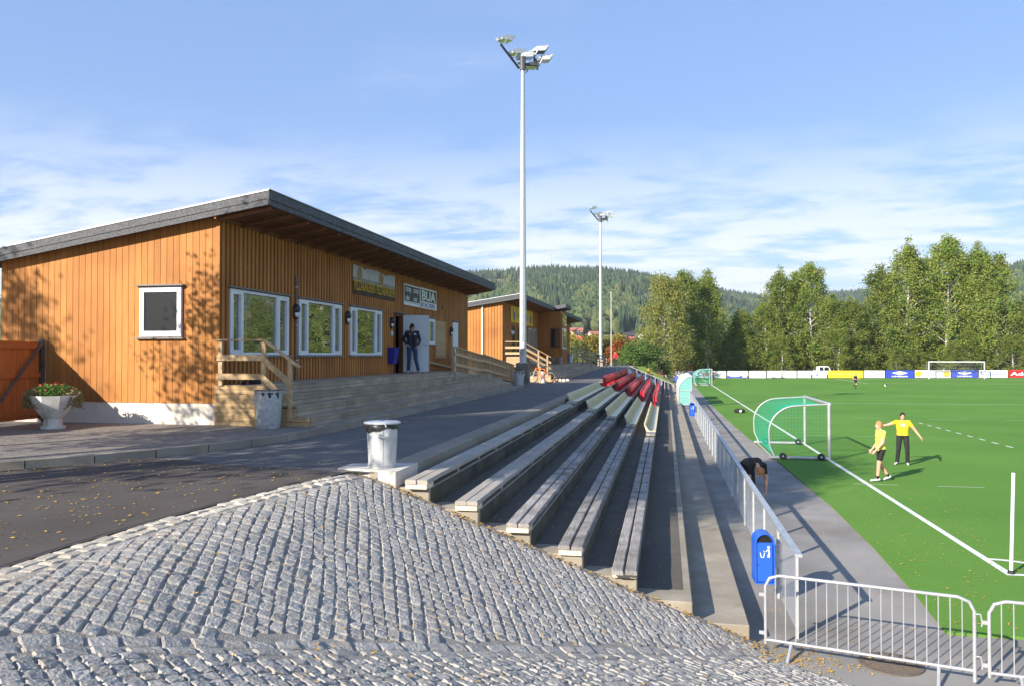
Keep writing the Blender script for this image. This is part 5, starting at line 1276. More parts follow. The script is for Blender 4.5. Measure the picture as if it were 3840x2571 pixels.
# ------------------------------------------------------------------ people
BASE = dict(pel=(0, 0, .95), wst=(0, .01, 1.10), chest=(0, .01, 1.30), neck=(0, .0, 1.47), head=(0, .03, 1.62),
            shR=(.185, 0, 1.42), elR=(.25, -.02, 1.14), wrR=(.27, .06, .90), shL=(-.185, 0, 1.42), elL=(-.25, -.02, 1.14), wrL=(-.27, .06, .90),
            hiR=(.095, 0, .92), knR=(.10, .03, .50), anR=(.10, -.02, .09), toR=(.12, .17, .035), hiL=(-.095, 0, .92), knL=(-.10, .03, .50), anL=(-.10, -.02, .09), toL=(-.12, .17, .035))
def person(label, loc, rz_, pose, mats, hair='hair_dark', voxel=.014, scale=1.0, longhair=False, group=None, look=None, sleeves=.55, legs='long', extras=None):
    J = {k: Vector(v) for k, v in {**BASE, **pose}.items()}
    t = thing('person', label, 'person', loc, rz_, group); t.scale = (scale,) * 3
    bones = []
    def bone(a, c, ra, rb, reg): bones.append((a, c, ra, rb, reg))
    up_ = (J['neck'] - J['pel']).normalized(); sd = (J['shR'] - J['shL']).normalized(); fw = up_.cross(sd); fw = -fw if fw.dot(J['toR'] - J['anR']) < 0 else fw
    for s_ in (-1, 1):
        bone(J['pel'] + sd * .075 * s_, J['wst'] + sd * .07 * s_, .112, .105, 'top_low'); bone(J['wst'] + sd * .07 * s_, J['chest'] + sd * .085 * s_, .105, .118, 'top')
        bone(J['chest'] + sd * .085 * s_, J['neck'] - up_ * .06 + sd * .07 * s_, .118, .075, 'top')
        L_ = 'R' if s_ > 0 else 'L'
        bone(J['neck'] - up_ * .07, J['sh' + L_], .07, .072, 'top'); bone(J['sh' + L_], J['el' + L_], .066, .050, 'uarm'); bone(J['el' + L_], J['wr' + L_], .047, .030, 'farm')
        d = (J['wr' + L_] - J['el' + L_]).normalized(); h0 = J['wr' + L_]; pn = d.cross(sd).normalized() if abs(d.dot(sd)) < .9 else d.cross(up_).normalized(); pw = d.cross(pn)
        bone(h0, h0 + d * .075, .026, .030, 'hand')
        for f in range(4):
            q = h0 + d * .08 + pn * (f - 1.5) * .021; L2 = (.065, .078, .072, .056)[f]
            k1 = q + d * L2 * .55 + pw * .012 * s_; bone(q, k1, .0105, .0095, 'hand'); bone(k1, k1 + d * L2 * .45 + pw * .022 * s_, .0095, .008, 'hand')
        q = h0 + d * .03 + pn * -.03; bone(q, q + d * .04 - pn * .022, .012, .011, 'hand'); bone(q + d * .04 - pn * .022, q + d * .072 - pn * .02, .011, .009, 'hand')
        fat = 1.18 if legs == 'long' else 1.0
        bone(J['hi' + L_], J['kn' + L_], .098 if legs == 'long' else .095, .062 * fat, 'thigh'); bone(J['kn' + L_], J['an' + L_], .058 * fat, .042 * (1.45 if legs == 'long' else 1), 'shin')
        f_ = (J['to' + L_] - J['an' + L_]); hl_ = Vector((J['an' + L_].x, J['an' + L_].y, J['an' + L_].z - .04)) - f_.normalized() * .05
        bone(J['an' + L_], hl_, .042, .040, 'shoe'); bone(hl_, J['to' + L_], .038, .030, 'shoe')
    bone(J['neck'] - up_ * .03, J['head'] - Vector((0, 0, .05)), .055, .052, 'neck')
    hd = J['head']; lk = (look or fw).normalized() if isinstance(look, Vector) or look is None else Vector(look).normalized(); hu = Vector((0, 0, 1)) if abs(lk.z) < .8 else up_
    hr_ = lk.cross(hu).normalized(); hu = hr_.cross(lk)
    b = MB(); b.use('skin')
    for a, c, ra, rb, reg in bones:
        d = c - a; n = 12
        if d.length < 1e-4: continue
        pts = [a - d.normalized() * ra * .95, a - d.normalized() * ra * .6, a, c, c + d.normalized() * rb * .6, c + d.normalized() * rb * .95]
        b.tube(pts, [ra * .3, ra * .8, ra, rb, rb * .8, rb * .3], n)
    HM = Matrix((hr_, lk, hu)).transposed()
    b.ball(hd, (.074, .092, .108), 16, 12, HM); b.ball(hd + lk * .035 - hu * .065, (.055, .062, .055), 12, 8, HM)
    b.ball(hd + lk * .098 - hu * .018, (.014, .020, .026), 8, 6, HM)
    for s_ in (-1, 1): b.ball(hd + hr_ * .076 * s_ - hu * .01, (.012, .022, .032), 8, 6, HM)
    me = b.mesh('body'); tmp = bpy.data.objects.new('tmp', me); COL.objects.link(tmp)
    m_ = tmp.modifiers.new('r', 'REMESH'); m_.mode = 'VOXEL'; m_.voxel_size = voxel; m_.use_smooth_shade = True
    m2 = tmp.modifiers.new('s', 'SMOOTH'); m2.factor = .5; m2.iterations = 4 if voxel < .02 else 2
    dg = bpy.context.evaluated_depsgraph_get(); res = bpy.data.meshes.new_from_object(tmp.evaluated_get(dg)); bpy.data.objects.remove(tmp)
    res.materials.clear(); order = ['skin', mats['top'], mats['bottom'], mats['shoe'], mats.get('sock', 'cloth_black')]
    for m in order: res.materials.append(MATS[m])
    idx = []
    for p in res.polygons:
        c = p.center; best = (9, '', 0)
        for a, e, ra, rb, reg in bones:
            d = e - a; L2 = d.length_squared; tt = max(0, min(1, (c - a).dot(d) / L2)) if L2 > 1e-8 else 0; dist = (c - (a + d * tt)).length - (ra + (rb - ra) * tt)
            if dist < best[0]: best = (dist, reg, tt)
        reg, tt = best[1], best[2]; k = 0
        if (c - hd).length < .115: k = 0
        elif reg == 'top': k = 1
        elif reg == 'top_low': k = 1 if tt > mats.get('hem', .45) else 2
        elif reg == 'uarm': k = 1 if tt < sleeves or sleeves >= 1 else 0
        elif reg == 'farm': k = 1 if sleeves > 1 and tt < .95 else 0
        elif reg == 'thigh': k = 2 if legs == 'long' or tt < (.78 if legs == 'short' else 1) else 0
        elif reg == 'shin': k = 2 if legs == 'long' else (4 if tt > mats.get('sockat', .82) else 0)
        elif reg == 'shoe': k = 3
        idx.append(k)
    res.polygons.foreach_set('material_index', idx); res.polygons.foreach_set('use_smooth', [True] * len(idx)); res.update()
    ob('body', res, t)
    def hf(b):
        rg = random.Random(5); n, m = 18, 12; vs = []; fs = []
        for i in range(m + 1):
            th = math.pi * (.0 + (.80 if longhair else .62) * i / m)
            for j in range(n):
                ph = 2 * math.pi * j / n; front = max(0, math.sin(ph)); lim = th * (1 - (.42 if not longhair else .45) * front)
                rr = 1.13 + rg.uniform(-.035, .045); q = Vector((.076 * math.sin(lim) * math.cos(ph) * rr, (.095 * math.sin(lim) * math.sin(ph)) * rr - .008, .110 * math.cos(lim) * rr + .004 - (.06 * (i / m) ** 2 * (1 - front) if longhair else 0)))
                vs.append(hd + HM @ q)
        fs = [(i * n + j, (i + 1) * n + j, (i + 1) * n + (j + 1) % n, i * n + (j + 1) % n) for i in range(m) for j in range(n)]; b.add(vs, fs)
    part('hair', hair, t, hf, smooth=70)
    for s_ in (-1, 1): part('eye', 'hair_dark', t, lambda b: b.ball(hd + lk * .088 + hr_ * .03 * s_ + hu * .012, (.012, .006, .006), 6, 4, HM))
    if extras: extras(t, J, fw, sd, up_)
    return t
def badge(pos, w, h, m='sign_white', nm='badge'):
    def f(t, J, fw, sd, up_):
        c = J['chest'] + fw * .150 + sd * pos[0] + up_ * pos[1]; part(nm, m, t, lambda b: b.prism([c - sd * w - up_ * h, c + sd * w - up_ * h, c + sd * w + up_ * h, c - sd * w + up_ * h], -fw * .02))
    return f
person('person in dark tracksuit top and jeans walking out of the entrance door', (-8.98, 26.95, 3.032), R(-162),
       dict(elR=(.31, -.06, 1.17), wrR=(.17, .10, 1.00), elL=(-.27, -.09, 1.15), wrL=(-.20, .02, .96), knR=(.11, .05, .50), anR=(.13, -.05, .09), toR=(.15, .13, .04), knL=(-.13, .10, .50), anL=(-.22, .12, .10), toL=(-.26, .30, .045), head=(0, .06, 1.61)),
       dict(top='cloth_navy', bottom='jeans', shoe='shoe_white', hem=.1), 'hair_dark', .013, 1.02, True, sleeves=2, look=Vector((-.25, .9, -.35)), extras=lambda *a: (badge((-.10, .06), .035, .025)(*a), badge((.08, .05), .02, .025, 'ink_pink')(*a)))
person('young player in lime shirt and black shorts walking, looking left', (6.10, 24.30, .037), R(100),
       dict(elR=(.23, -.03, 1.13), wrR=(.22, .15, .90), elL=(-.24, .05, 1.14), wrL=(-.24, .24, .92), knR=(.10, .0, .50), anR=(.10, -.26, .13), toR=(.12, -.12, .035), hiR=(.095, 0, .92), knL=(-.09, .10, .51), anL=(-.09, .14, .09), toL=(-.10, .33, .035), head=(0, .05, 1.62)),
       dict(top='shirt_lime', bottom='cloth_black', shoe='shoe_white', sock='cloth_black', hem=-1), 'hair_blond', .011, 1.0, legs='short', look=Vector((.1, 1, -.08)),
       extras=badge((.02, -.02), .035, .008, 'cloth_black', 'print'))
person('young player in orange-yellow shirt and black trousers stretching one arm out', (7.72, 28.05, .037), R(168),
       dict(elR=(.42, .02, 1.32), wrR=(.66, .06, 1.27), elL=(-.36, -.02, 1.18), wrL=(-.52, .06, .95), knR=(.13, .05, .51), anR=(.17, -.03, .09), toR=(.24, .13, .035), knL=(-.13, .06, .51), anL=(-.14, .02, .09), toL=(-.15, .20, .035)),
       dict(top='shirt_yellow', bottom='cloth_black', shoe='shoe_white', hem=.25), 'hair_dark', .011, 1.0, look=Vector((-.15, 1, -.1)), extras=badge((0, .03), .055, .045))
person('person in black bending over behind the wire fence', (1.98, 20.15, 0), R(-160),
       dict(pel=(0, -.05, .90), wst=(0, .10, 1.0), chest=(0, .32, 1.02), neck=(0, .50, .98), head=(0, .64, .84), shR=(.185, .44, .97), shL=(-.185, .44, .97), elR=(.21, .50, .68), wrR=(.17, .56, .44), elL=(-.21, .50, .68), wrL=(-.17, .56, .44), hiR=(.095, -.06, .88), hiL=(-.095, -.06, .88)),
       dict(top='cloth_black', bottom='cloth_black', shoe='shoe_white'), 'hair_ginger', .014, 1.05, look=Vector((0, .5, -.85)), sleeves=.7)
p = onz(3208, 1461, 0)
person('distant running player in black kit chasing the ball', (p.x, p.y, zp(p.x, p.y) + .037), R(-140),
       dict(elR=(.30, -.12, 1.18), wrR=(.24, .16, 1.10), elL=(-.30, .05, 1.14), wrL=(-.22, .32, 1.12), knR=(.10, .22, .56), anR=(.10, .08, .14), toR=(.10, .24, .06), knL=(-.10, .02, .52), anL=(-.10, -.34, .36), toL=(-.10, -.40, .20), head=(0, .08, 1.61)),
       dict(top='cloth_navy', bottom='cloth_black', shoe='cloth_black', sock='cloth_black', sockat=.15), 'hair_ginger', .022, .95, legs='short')
p = onz(2673, 1430, 0)
person('tiny standing child in black with orange-red shoes beside the distant goal', (p.x, p.y, zp(p.x, p.y) + .037), R(180), dict(elR=(.28, -.02, 1.16), wrR=(.14, .14, 1.15), elL=(-.28, -.02, 1.16), wrL=(-.14, .14, 1.15)),
       dict(top='cloth_black', bottom='cloth_black', shoe='shoe_red'), 'hair_ginger', .022, .86)
person('person in red jacket and dark trousers standing far down the walkway', (-5.75, 91, 2.4), R(150), {}, dict(top='cloth_red', bottom='cloth_black', shoe='cloth_black', hem=.0), 'hair_dark', .022, 1.0, sleeves=2)
person('distant person in orange-yellow vest sitting on the far end of the stand', (-1.94, 87.6, 1.325 + .14 - .42), R(-100),
       dict(pel=(0, 0, .55), wst=(0, .02, .70), chest=(0, .05, .90), neck=(0, .07, 1.07), head=(0, .10, 1.22), shR=(.185, .05, 1.02), shL=(-.185, .05, 1.02), elR=(.26, .12, .76), wrR=(.2, .34, .66), elL=(-.26, .12, .76), wrL=(-.2, .34, .66), hiR=(.1, 0, .52), hiL=(-.1, 0, .52), knR=(.13, .42, .53), knL=(-.13, .42, .53), anR=(.13, .46, .10), anL=(-.13, .46, .10), toR=(.14, .64, .05), toL=(-.14, .64, .05)),
       dict(top='cloth_orange', bottom='cloth_black', shoe='cloth_black'), 'hair_dark', .022, 1.0, sleeves=2)
p = onz(3321, 1461, 0); fbz = 1.1
pb = ony(3321, 1461, 80)
bl = thing('football', 'white football flying above the pitch right of the runner', 'ball', (pb.x, pb.y, max(.8, pb.z)))
part('ball_skin', 'ball_white', bl, lambda b: b.ball((0, 0, 0), .115, 16, 12), smooth=80); part('panel_patch', 'cloth_black', bl, lambda b: b.ball((.01, -.03, .02), .1, 8, 6))

# ------------------------------------------------------------------ trees
def tree_mesh(seed, h, rad, clear, leafmat, ncl, per, leaf, bark='bark_birch', weep=.6, leaders=5, dens=1.0):
    rg = random.Random(seed); tr = MB(); tr.use(bark); lf = MB(); lf.use(leafmat); tips = []
    ax, ay = rg.uniform(-.04, .04), rg.uniform(-.04, .04)
    def stem(z): return Vector((ax * z + .15 * math.sin(z * .35 + seed), ay * z + .15 * math.cos(z * .3 + seed), z))
    r0 = h * .0125
    tr.tube([stem(h * k / 10) for k in range(11)], [r0 * (1.35 if k == 0 else 1) * (1 - .92 * k / 10) for k in range(11)], 8)
    def prof(f): return max(.12, min(1, .55 + f * 1.6) * (1 - max(0, f - .3) / .7 * .86))
    for k in range(46):
        f = (k + rg.random()) / 46; z = clear * h + (1 - clear) * h * f * .97; a = k * 2.4 + rg.uniform(-.5, .5)
        L = rad * (.35 + .75 * prof(f + .02)) * rg.uniform(.65, 1.12)
        p0 = stem(z * .93); d = Vector((math.cos(a), math.sin(a), .55 + .5 * f)); d.normalize()
        p1 = p0 + d * L * .55; p2 = p0 + Vector((d.x * L, d.y * L, d.z * L * .75)); p3 = p2 + Vector((d.x * L * .12, d.y * L * .12, -L * .28 * weep))
        tr.tube([p0, p1, p2, p3], [r0 * .35 * (1 - .6 * f), r0 * .22, r0 * .1, r0 * .04], 4, cap=False)
        for _ in range(3): tips.append((p1.lerp(p2, rg.random()), f)); tips.append((p2.lerp(p3, rg.random()), f))
    for _ in range(10): tips.append((stem(h * rg.uniform(.86, 1.0)), .95))
    for c in range(ncl):
        q, f = tips[rg.randrange(len(tips))]; q = q + Vector((rg.gauss(0, .08 * rad), rg.gauss(0, .08 * rad), rg.gauss(0, .03 * h)))
        sx = rad * rg.uniform(.05, .115); sz = sx * (1 + 1.3 * weep)
        for _ in range(per):
            u = Vector((rg.gauss(0, sx), rg.gauss(0, sx), -abs(rg.gauss(0, sz)) * weep + rg.gauss(0, sz * (1 - weep) + .1)))
            p = q + u; s = leaf * rg.uniform(.55, 1.2)
            a = Vector((rg.uniform(-1, 1), rg.uniform(-1, 1), rg.uniform(-.9, .5))).normalized(); e = a.cross(Vector((rg.uniform(-1, 1), rg.uniform(-1, 1), rg.uniform(-1, 1)))).normalized()
            lf.add([p - a * s * .6, p + e * s * .38, p + a * s * .6, p - e * s * .38], [(0, 1, 2, 3)])
    def raw(b, nm):
        me = bpy.data.meshes.new(nm); me.from_pydata(b.v, [], b.f); me.materials.append(MATS[b.mats[0]]); return me
    return raw(tr, 'trunk'), raw(lf, 'crown')
TM = {}
def tree(name, key, label, loc, s, rz_=0, group=None, cat='tree', sz=None):
    t = thing(name, label, cat, loc, rz_, group); t.scale = (s, s, sz or s); tr, lf = TM[key]; ob('trunk', tr, t); ob('crown', lf, t); return t
for k in range(4): TM[('birch', k)] = tree_mesh(11 + k, 20, 4.3, .09, 'birch_leaf', 620, 30, .29, weep=.8)
TM[('pale', 0)] = tree_mesh(31, 16, 4.6, .08, 'birch_leaf_pale', 760, 30, .24, weep=.85)
TM[('bush', 0)] = tree_mesh(41, 7, 3.2, .03, 'bush_green', 300, 26, .28, 'bark_dark', .3); TM[('bush', 1)] = tree_mesh(42, 7, 3.0, .03, 'bush_autumn', 300, 26, .28, 'bark_dark', .3)
TM[('bush', 2)] = tree_mesh(43, 5, 2.4, .03, 'bush_red', 220, 26, .24, 'bark_dark', .3); TM[('bush', 3)] = tree_mesh(44, 8, 3.4, .03, 'bush_olive', 320, 26, .28, 'bark_dark', .4)
def place(n, Y, ntop, key, name, label, H0, group, cat='tree', wide=1.0, zg=-.05):
    r = ray(n, 1330); x = r.x / r.y * Y; zt = ony(n, ntop, Y).z; s = (zt - zg) / H0
    return tree(name, key, label, (x, Y, zg), s * wide, random.uniform(0, 6.28), group, cat, s)
GB = 'birches behind the far end of the pitch'
for n, Y, nt_, key, lab, H0, wd in (
    (2484, 120, 1028, ('pale', 0), 'pale yellowish weeping birch, leftmost of the row behind the boards', 16, 1.0),
    (2566, 128, 1012, ('birch', 0), 'green birch directly behind the YIT board', 20, 1.05),
    (2655, 132, 1020, ('birch', 1), 'green birch behind the thin-lettered serif board', 20, 1.0),
    (2775, 137, 1165, ('birch', 1), 'low birch in the gap behind the blue wave board', 20, 1.5),
    (2870, 137, 1130, ('birch', 3), 'small green birch behind the REMA board', 20, 1.3),
    (2930, 138, 1003, ('birch', 2), 'tall green birch with double top behind the scribbled board', 20, 1.0),
    (2990, 141, 1015, ('birch', 0), 'green birch behind the board with one blue line', 20, .9),
    (3050, 138, 975, ('birch', 3), 'slim tall birch with pale trunk behind the Comfort board', 20, .95),
    (3130, 137, 1110, ('birch', 1), 'short rounded birch behind the left of the yellow board', 20, 1.3),
    (3215, 137, 1115, ('birch', 2), 'olive green small birch behind the right of the yellow board', 20, 1.4),
    (3310, 140, 1000, ('birch', 1), 'broad green birch behind the Steinkjer board', 20, 1.15),
    (3397, 138, 905, ('birch', 2), 'very tall birch left of the large goal', 20, .95),
    (3470, 142, 960, ('birch', 0), 'tall birch behind the left post of the large goal', 20, .95),
    (3545, 139, 876, ('birch', 3), 'tallest birch of the row behind the large goal', 20, .9),
    (3610, 143, 930, ('birch', 2), 'tall birch left of the right goal post', 20, .9),
    (3668, 139, 920, ('birch', 1), 'tall birch behind the right post of the large goal', 20, .92),
    (3735, 138, 948, ('birch', 0), 'tall yellow-flecked birch behind the newspaper board', 20, .9),
    (3800, 146, 1150, ('bush', 3), 'olive shrubby tree behind the red board', 8, 1.3),
    (3880, 138, 1080, ('birch', 1), 'birch at the right edge of the picture', 20, 1.1)):
    place(n, Y, nt_, key, 'birch_tree' if key[0] != 'bush' else 'small_tree', lab, H0, GB, wide=wd)
for k in range(9):    # the row goes on beyond the frame, mirrored in the clubhouse windows
    tree('birch_tree', ('birch', k % 4), 'birch continuing the row beyond the right edge of the picture', (66 + k * 8, 139 + (k % 3) * 4, 0), random.uniform(.85, 1.1), k, 'birches beyond the right edge')
GU = 'bushes beyond the end of the walkway'
for n, Y, nt_, key, lab, H0, wd in (
    (2170, 112, 1285, ('bush', 3), 'olive bush at the far corner of the kiosk building', 8, 1.2), (2215, 118, 1262, ('bush', 1), 'yellowing bush left of the far floodlight mast', 7, 1.2), (2130, 130, 1262, ('bush', 1), 'orange-tinged bush behind the kiosk building corner', 7, 1.2),
    (2265, 120, 1270, ('bush', 3), 'olive bush directly behind the far floodlight mast', 8, 1.1), (2318, 108, 1290, ('bush', 2), 'red-leaved bush behind the person in red', 5, 1.1),
    (2365, 104, 1296, ('bush', 0), 'round dark green bush right of the person in red', 7, 1.2), (2420, 108, 1290, ('bush', 0), 'dark green bush below the pale weeping birch', 7, 1.2),
    (2310, 150, 1262, ('bush', 1), 'yellow bush behind the slim white pole', 7, 1.4), (2400, 150, 1272, ('bush', 3), 'olive tree below the red houses', 8, 1.5)):
    place(n, Y, nt_, key, 'bush', lab, H0, GU, 'bush', wd, zg=.0)
# undergrowth behind the boards
_bn = [(2530, 2662, 'YIT board'), (2663, 2724, 'serif-lettered board'), (2727, 2807, 'blue wave board'), (2809, 2874, 'REMA board'), (2876, 2931, 'scribbled board'), (2934, 2988, 'three-line board'), (2990, 3043, 'blurred blue-line board'), (3046, 3101, 'Comfort board'),
       (3104, 3238, 'yellow board'), (3239, 3319, 'Steinkjer board'), (3320, 3429, 'left blue diamond board'), (3430, 3566, 'two-shell board'), (3567, 3668, 'right blue diamond board'), (3670, 3780, 'newspaper board'), (3782, 3905, 'red board')]
UG = []
for k in range(26):
    n = 2500 + k * 54; bb = min(_bn, key=lambda q: abs((q[0] + q[1]) / 2 - n)); f = (n - bb[0]) / (bb[1] - bb[0])
    UG.append('low leafy birch sapling behind the ' + ('edge just left' if f < 0 else 'left end' if f < .33 else 'middle' if f < .67 else 'right end') + ' of the ' + bb[2])
for k in range(26):
    n = 2500 + k * 54; Y = 134 + (k % 4) * 2.5
    place(n, Y, 1215 + (k * 37 % 85), ('birch', k % 4), 'birch_sapling', UG[k], 20, 'undergrowth between the birches', 'sapling', 1.75)

# ------------------------------------------------------------------ hills, forest, far houses
def lerpt(tab, v):
    if v <= tab[0][0]: return tab[0][1]
    for (a, fa), (c, fc) in zip(tab, tab[1:]):
        if v <= c: return fa + (fc - fa) * (v - a) / (c - a)
    return tab[-1][1]
RIDGE = [(-1200, 1180), (200, 1120), (1200, 1080), (1700, 1058), (1820, 1040), (1960, 1034), (2080, 1026), (2250, 1030), (2400, 1046), (2520, 1072), (2724, 1108), (2852, 1124), (2960, 1128), (3109, 1114), (3237, 1106), (3450, 1090), (3650, 1060), (3762, 1040), (3840, 1022), (4100, 990), (4700, 1020), (6000, 1120)]
DIST = [(-1200, 1100), (2400, 1150), (2700, 1500), (2900, 2000), (3200, 2000), (3600, 1500), (3800, 1150), (6000, 1100)]
def hill_pt(n, f):
    d1_ = lerpt(DIST, n); d0 = 330; d = d0 + (d1_ - d0) * f
    az = math.atan((n - CX) / F_PX) - YAW; ridge = (1304 - lerpt(RIDGE, n)) / F_PX * d1_ * math.cos(math.atan((n - CX) / F_PX)) + 3.7
    g = f * f * (3 - 2 * f) * .75 + f * .25
    zz = 2 + ridge * g + 7 * noise.noise(Vector((n * .004, d * .006, 0))) * f * (1 - f) * 4
    return Vector((math.sin(az) * d, math.cos(az) * d, zz if f > 0 else -.5))
b = MB(); NX = 90; NF = 22; ns = [-1200 + 7200 * i / NX for i in range(NX + 1)]; b.use('hill_ground')
b.add([hill_pt(n, f / NF) for n in ns for f in range(NF + 1)] + [], [(i * (NF + 1) + f, (i + 1) * (NF + 1) + f, (i + 1) * (NF + 1) + f + 1, i * (NF + 1) + f + 1) for i in range(NX) for f in range(NF)])
b.add([p for n in ns for p in (hill_pt(n, 1), hill_pt(n, 1) * 1.25 + Vector((0, 0, -80)))], [(2 * i, 2 * i + 2, 2 * i + 3, 2 * i + 1) for i in range(NX)])
b.build('hill', smooth=80, kind='structure')
rg = random.Random(21)
fo = MB(); fo.use('spruce'); fo.use('broadleaf_far')
def in_clear(n, f): return (1790 < n < 1975 and .62 < f < .86 and (n - 1790) / 185 + (f - .62) / .24 * .3 < 1.15) 
def cone(p, h, r):
    n = 6; vs = []; fs = []; o = 0; a0 = rg.random()
    for t_ in range(3):
        z0 = h * (.10 + .27 * t_); z1 = h * min(1, .52 + .25 * t_); rr = r * (1 - .27 * t_)
        ring = [p + Vector((rr * rg.uniform(.75, 1.2) * math.cos(6.283 * (j / n + a0)), rr * rg.uniform(.75, 1.2) * math.sin(6.283 * (j / n + a0)), z0 - h * .03 * (j % 2))) for j in range(n)]
        vs += ring + [p + Vector((0, 0, z1))]; fs += [(o + j, o + (j + 1) % n, o + n) for j in range(n)]; o += n + 1
    fo.add(vs, fs)
def blob(p, h, r):
    n, m = 7, 4; vs = []; 
    for i in range(m + 1):
        t_ = math.pi * (.08 + .92 * i / m)
        for j in range(n):
            q = rg.uniform(.72, 1.2); vs.append(p + Vector((r * q * math.sin(t_) * math.cos(6.283 * j / n), r * q * math.sin(t_) * math.sin(6.283 * j / n), h * .55 + h * .5 * q * math.cos(t_))))
    fo.add(vs, [(i * n + j, (i + 1) * n + j, (i + 1) * n + (j + 1) % n, i * n + (j + 1) % n) for i in range(m) for j in range(n)])
cnt = 0
while cnt < 15500:
    n = rg.uniform(1500, 3990) if rg.random() < .93 else rg.uniform(-900, 6000); f = 1.01 - rg.random() ** 1.15 * .94
    if in_clear(n, f) and rg.random() < .94: continue
    if 2120 < n < 2480 and f < .20: continue
    p = hill_pt(n, min(f, 1)); dec = noise.noise(Vector((n * .006, f * 6, 3))) + (.55 - f) * .9 > .12 or rg.random() < .12
    if rg.random() < .3 * (noise.noise(Vector((n * .012, f * 11, 9))) > .25): continue
    d_ = math.hypot(p.x, p.y); sc_ = (.75 + .35 * d_ / 1100)
    if dec: fo.cur = 1; h = rg.uniform(8, 13) * sc_; blob(p, h, h * rg.uniform(.32, .45))
    else: fo.cur = 0; h = rg.uniform(10, 18) * sc_; cone(p, h, h * rg.uniform(.15, .21))
    cnt += 1
me = bpy.data.meshes.new('forest'); me.from_pydata(fo.v, [], fo.f)
for m in fo.mats: me.materials.append(MATS[m])
me.polygons.foreach_set('material_index', fo.m); ob('forest', me, None, kind='stuff', label='mixed spruce and birch forest covering the hillside beyond the valley', cat='forest')
# clearing on the hill
b = MB(); b.use('clearing'); nn = [1780 + 12 * i for i in range(18)]; ff = [.60 + .028 * j for j in range(11)]
vs = [hill_pt(n, f) + Vector((0, 0, 2.2)) for n in nn for f in ff]
b.add(vs, [(i * 11 + j, (i + 1) * 11 + j, (i + 1) * 11 + j + 1, i * 11 + j + 1) for i in range(17) for j in range(10) if in_clear(nn[i] + 6, ff[j] + .014)]); b.build('clearing', kind='structure', smooth=80)
rmst = thing('radio_mast', 'thin radio mast on top of the wooded hill', 'mast', hill_pt(2067, 1.0)); part('lattice', 'galv', rmst, lambda b: (b.tube([(0, 0, 0), (0, 0, 40)], [.5, .25], 4), [b.bar((-.5, 0, 4 + k * 4.5), (.5, 0, 6 + k * 4.5), .2, .2) for k in range(8)]))
def house(n, ybase, d, w, dp, h, wallm, roofm, lab, rz_=0, gable=False):
    r = ray(n, ybase); x, y = r.x / r.y * d, d; z0 = EYE + r.z / r.y * d
    t = thing('house', lab, 'house', (x, y, z0), rz_, 'houses on the far hillside'); rh = h * .45
    part('wall', wallm, t, lambda b: (b.box((-w / 2, -dp / 2, -4), (w / 2, dp / 2, h)), b.prism([(-w / 2, -dp / 2, h), (-w / 2, dp / 2, h), (-w / 2, 0, h + rh)], (w, 0, 0))))
    part('roof', roofm, t, lambda b: (b.add([(-w / 2 - .5, -dp / 2 - .6, h - .3), (w / 2 + .5, -dp / 2 - .6, h - .3), (w / 2 + .5, 0, h + rh + .25), (-w / 2 - .5, 0, h + rh + .25), (-w / 2 - .5, dp / 2 + .6, h - .3), (w / 2 + .5, dp / 2 + .6, h - .3),
        (-w / 2 - .5, -dp / 2 - .6, h - .1), (w / 2 + .5, -dp / 2 - .6, h - .1), (w / 2 + .5, 0, h + rh + .5), (-w / 2 - .5, 0, h + rh + .5), (-w / 2 - .5, dp / 2 + .6, h - .1), (w / 2 + .5, dp / 2 + .6, h - .1)],
        [(6, 7, 8, 9), (9, 8, 11, 10), (0, 1, 7, 6), (4, 5, 11, 10), (0, 6, 9, 3), (3, 9, 10, 4), (1, 7, 8, 2), (2, 8, 11, 5), (0, 1, 2, 3), (3, 2, 5, 4)])))
    for k in range(2): 
        xx = -w / 4 + k * w / 2; wi = part('window', 'sign_white', t, lambda b: b.box((xx - .7, -dp / 2 - .08, h * .42), (xx + .7, -dp / 2 + .02, h * .42 + 1.4))); part('pane', 'glass_dark', wi, lambda b: b.box((xx - .55, -dp / 2 - .12, h * .42 + .15), (xx + .55, -dp / 2 - .07, h * .42 + 1.25)))
house(2160, 1254, 480, 7.8, 6, 2.5, 'house_yellow', 'tile_red', 'long yellow house with red tiled roof above the others', R(8))
house(2172, 1268, 462, 4.6, 5, 2.2, 'house_red', 'tile_dark', 'dark-roofed red house below the yellow one', R(-10))
house(2226, 1271, 460, 5.2, 5, 2.8, 'house_white', 'tile_red', 'white house with red tiled roof behind the bushes', R(28))
house(2358, 1274, 460, 5.6, 5, 2.6, 'house_red', 'tile_dark', 'red two-storey house with black roof right of the slim pole', R(12))
house(2336, 1284, 440, 5.0, 5, 1.8, 'house_red', 'tile_dark', 'low red house with black roof below the two-storey one', R(-5))
house(2410, 1276, 450, 3.4, 4, 2.6, 'house_white', 'tile_dark', 'small white house half hidden by the pale birch', R(60))
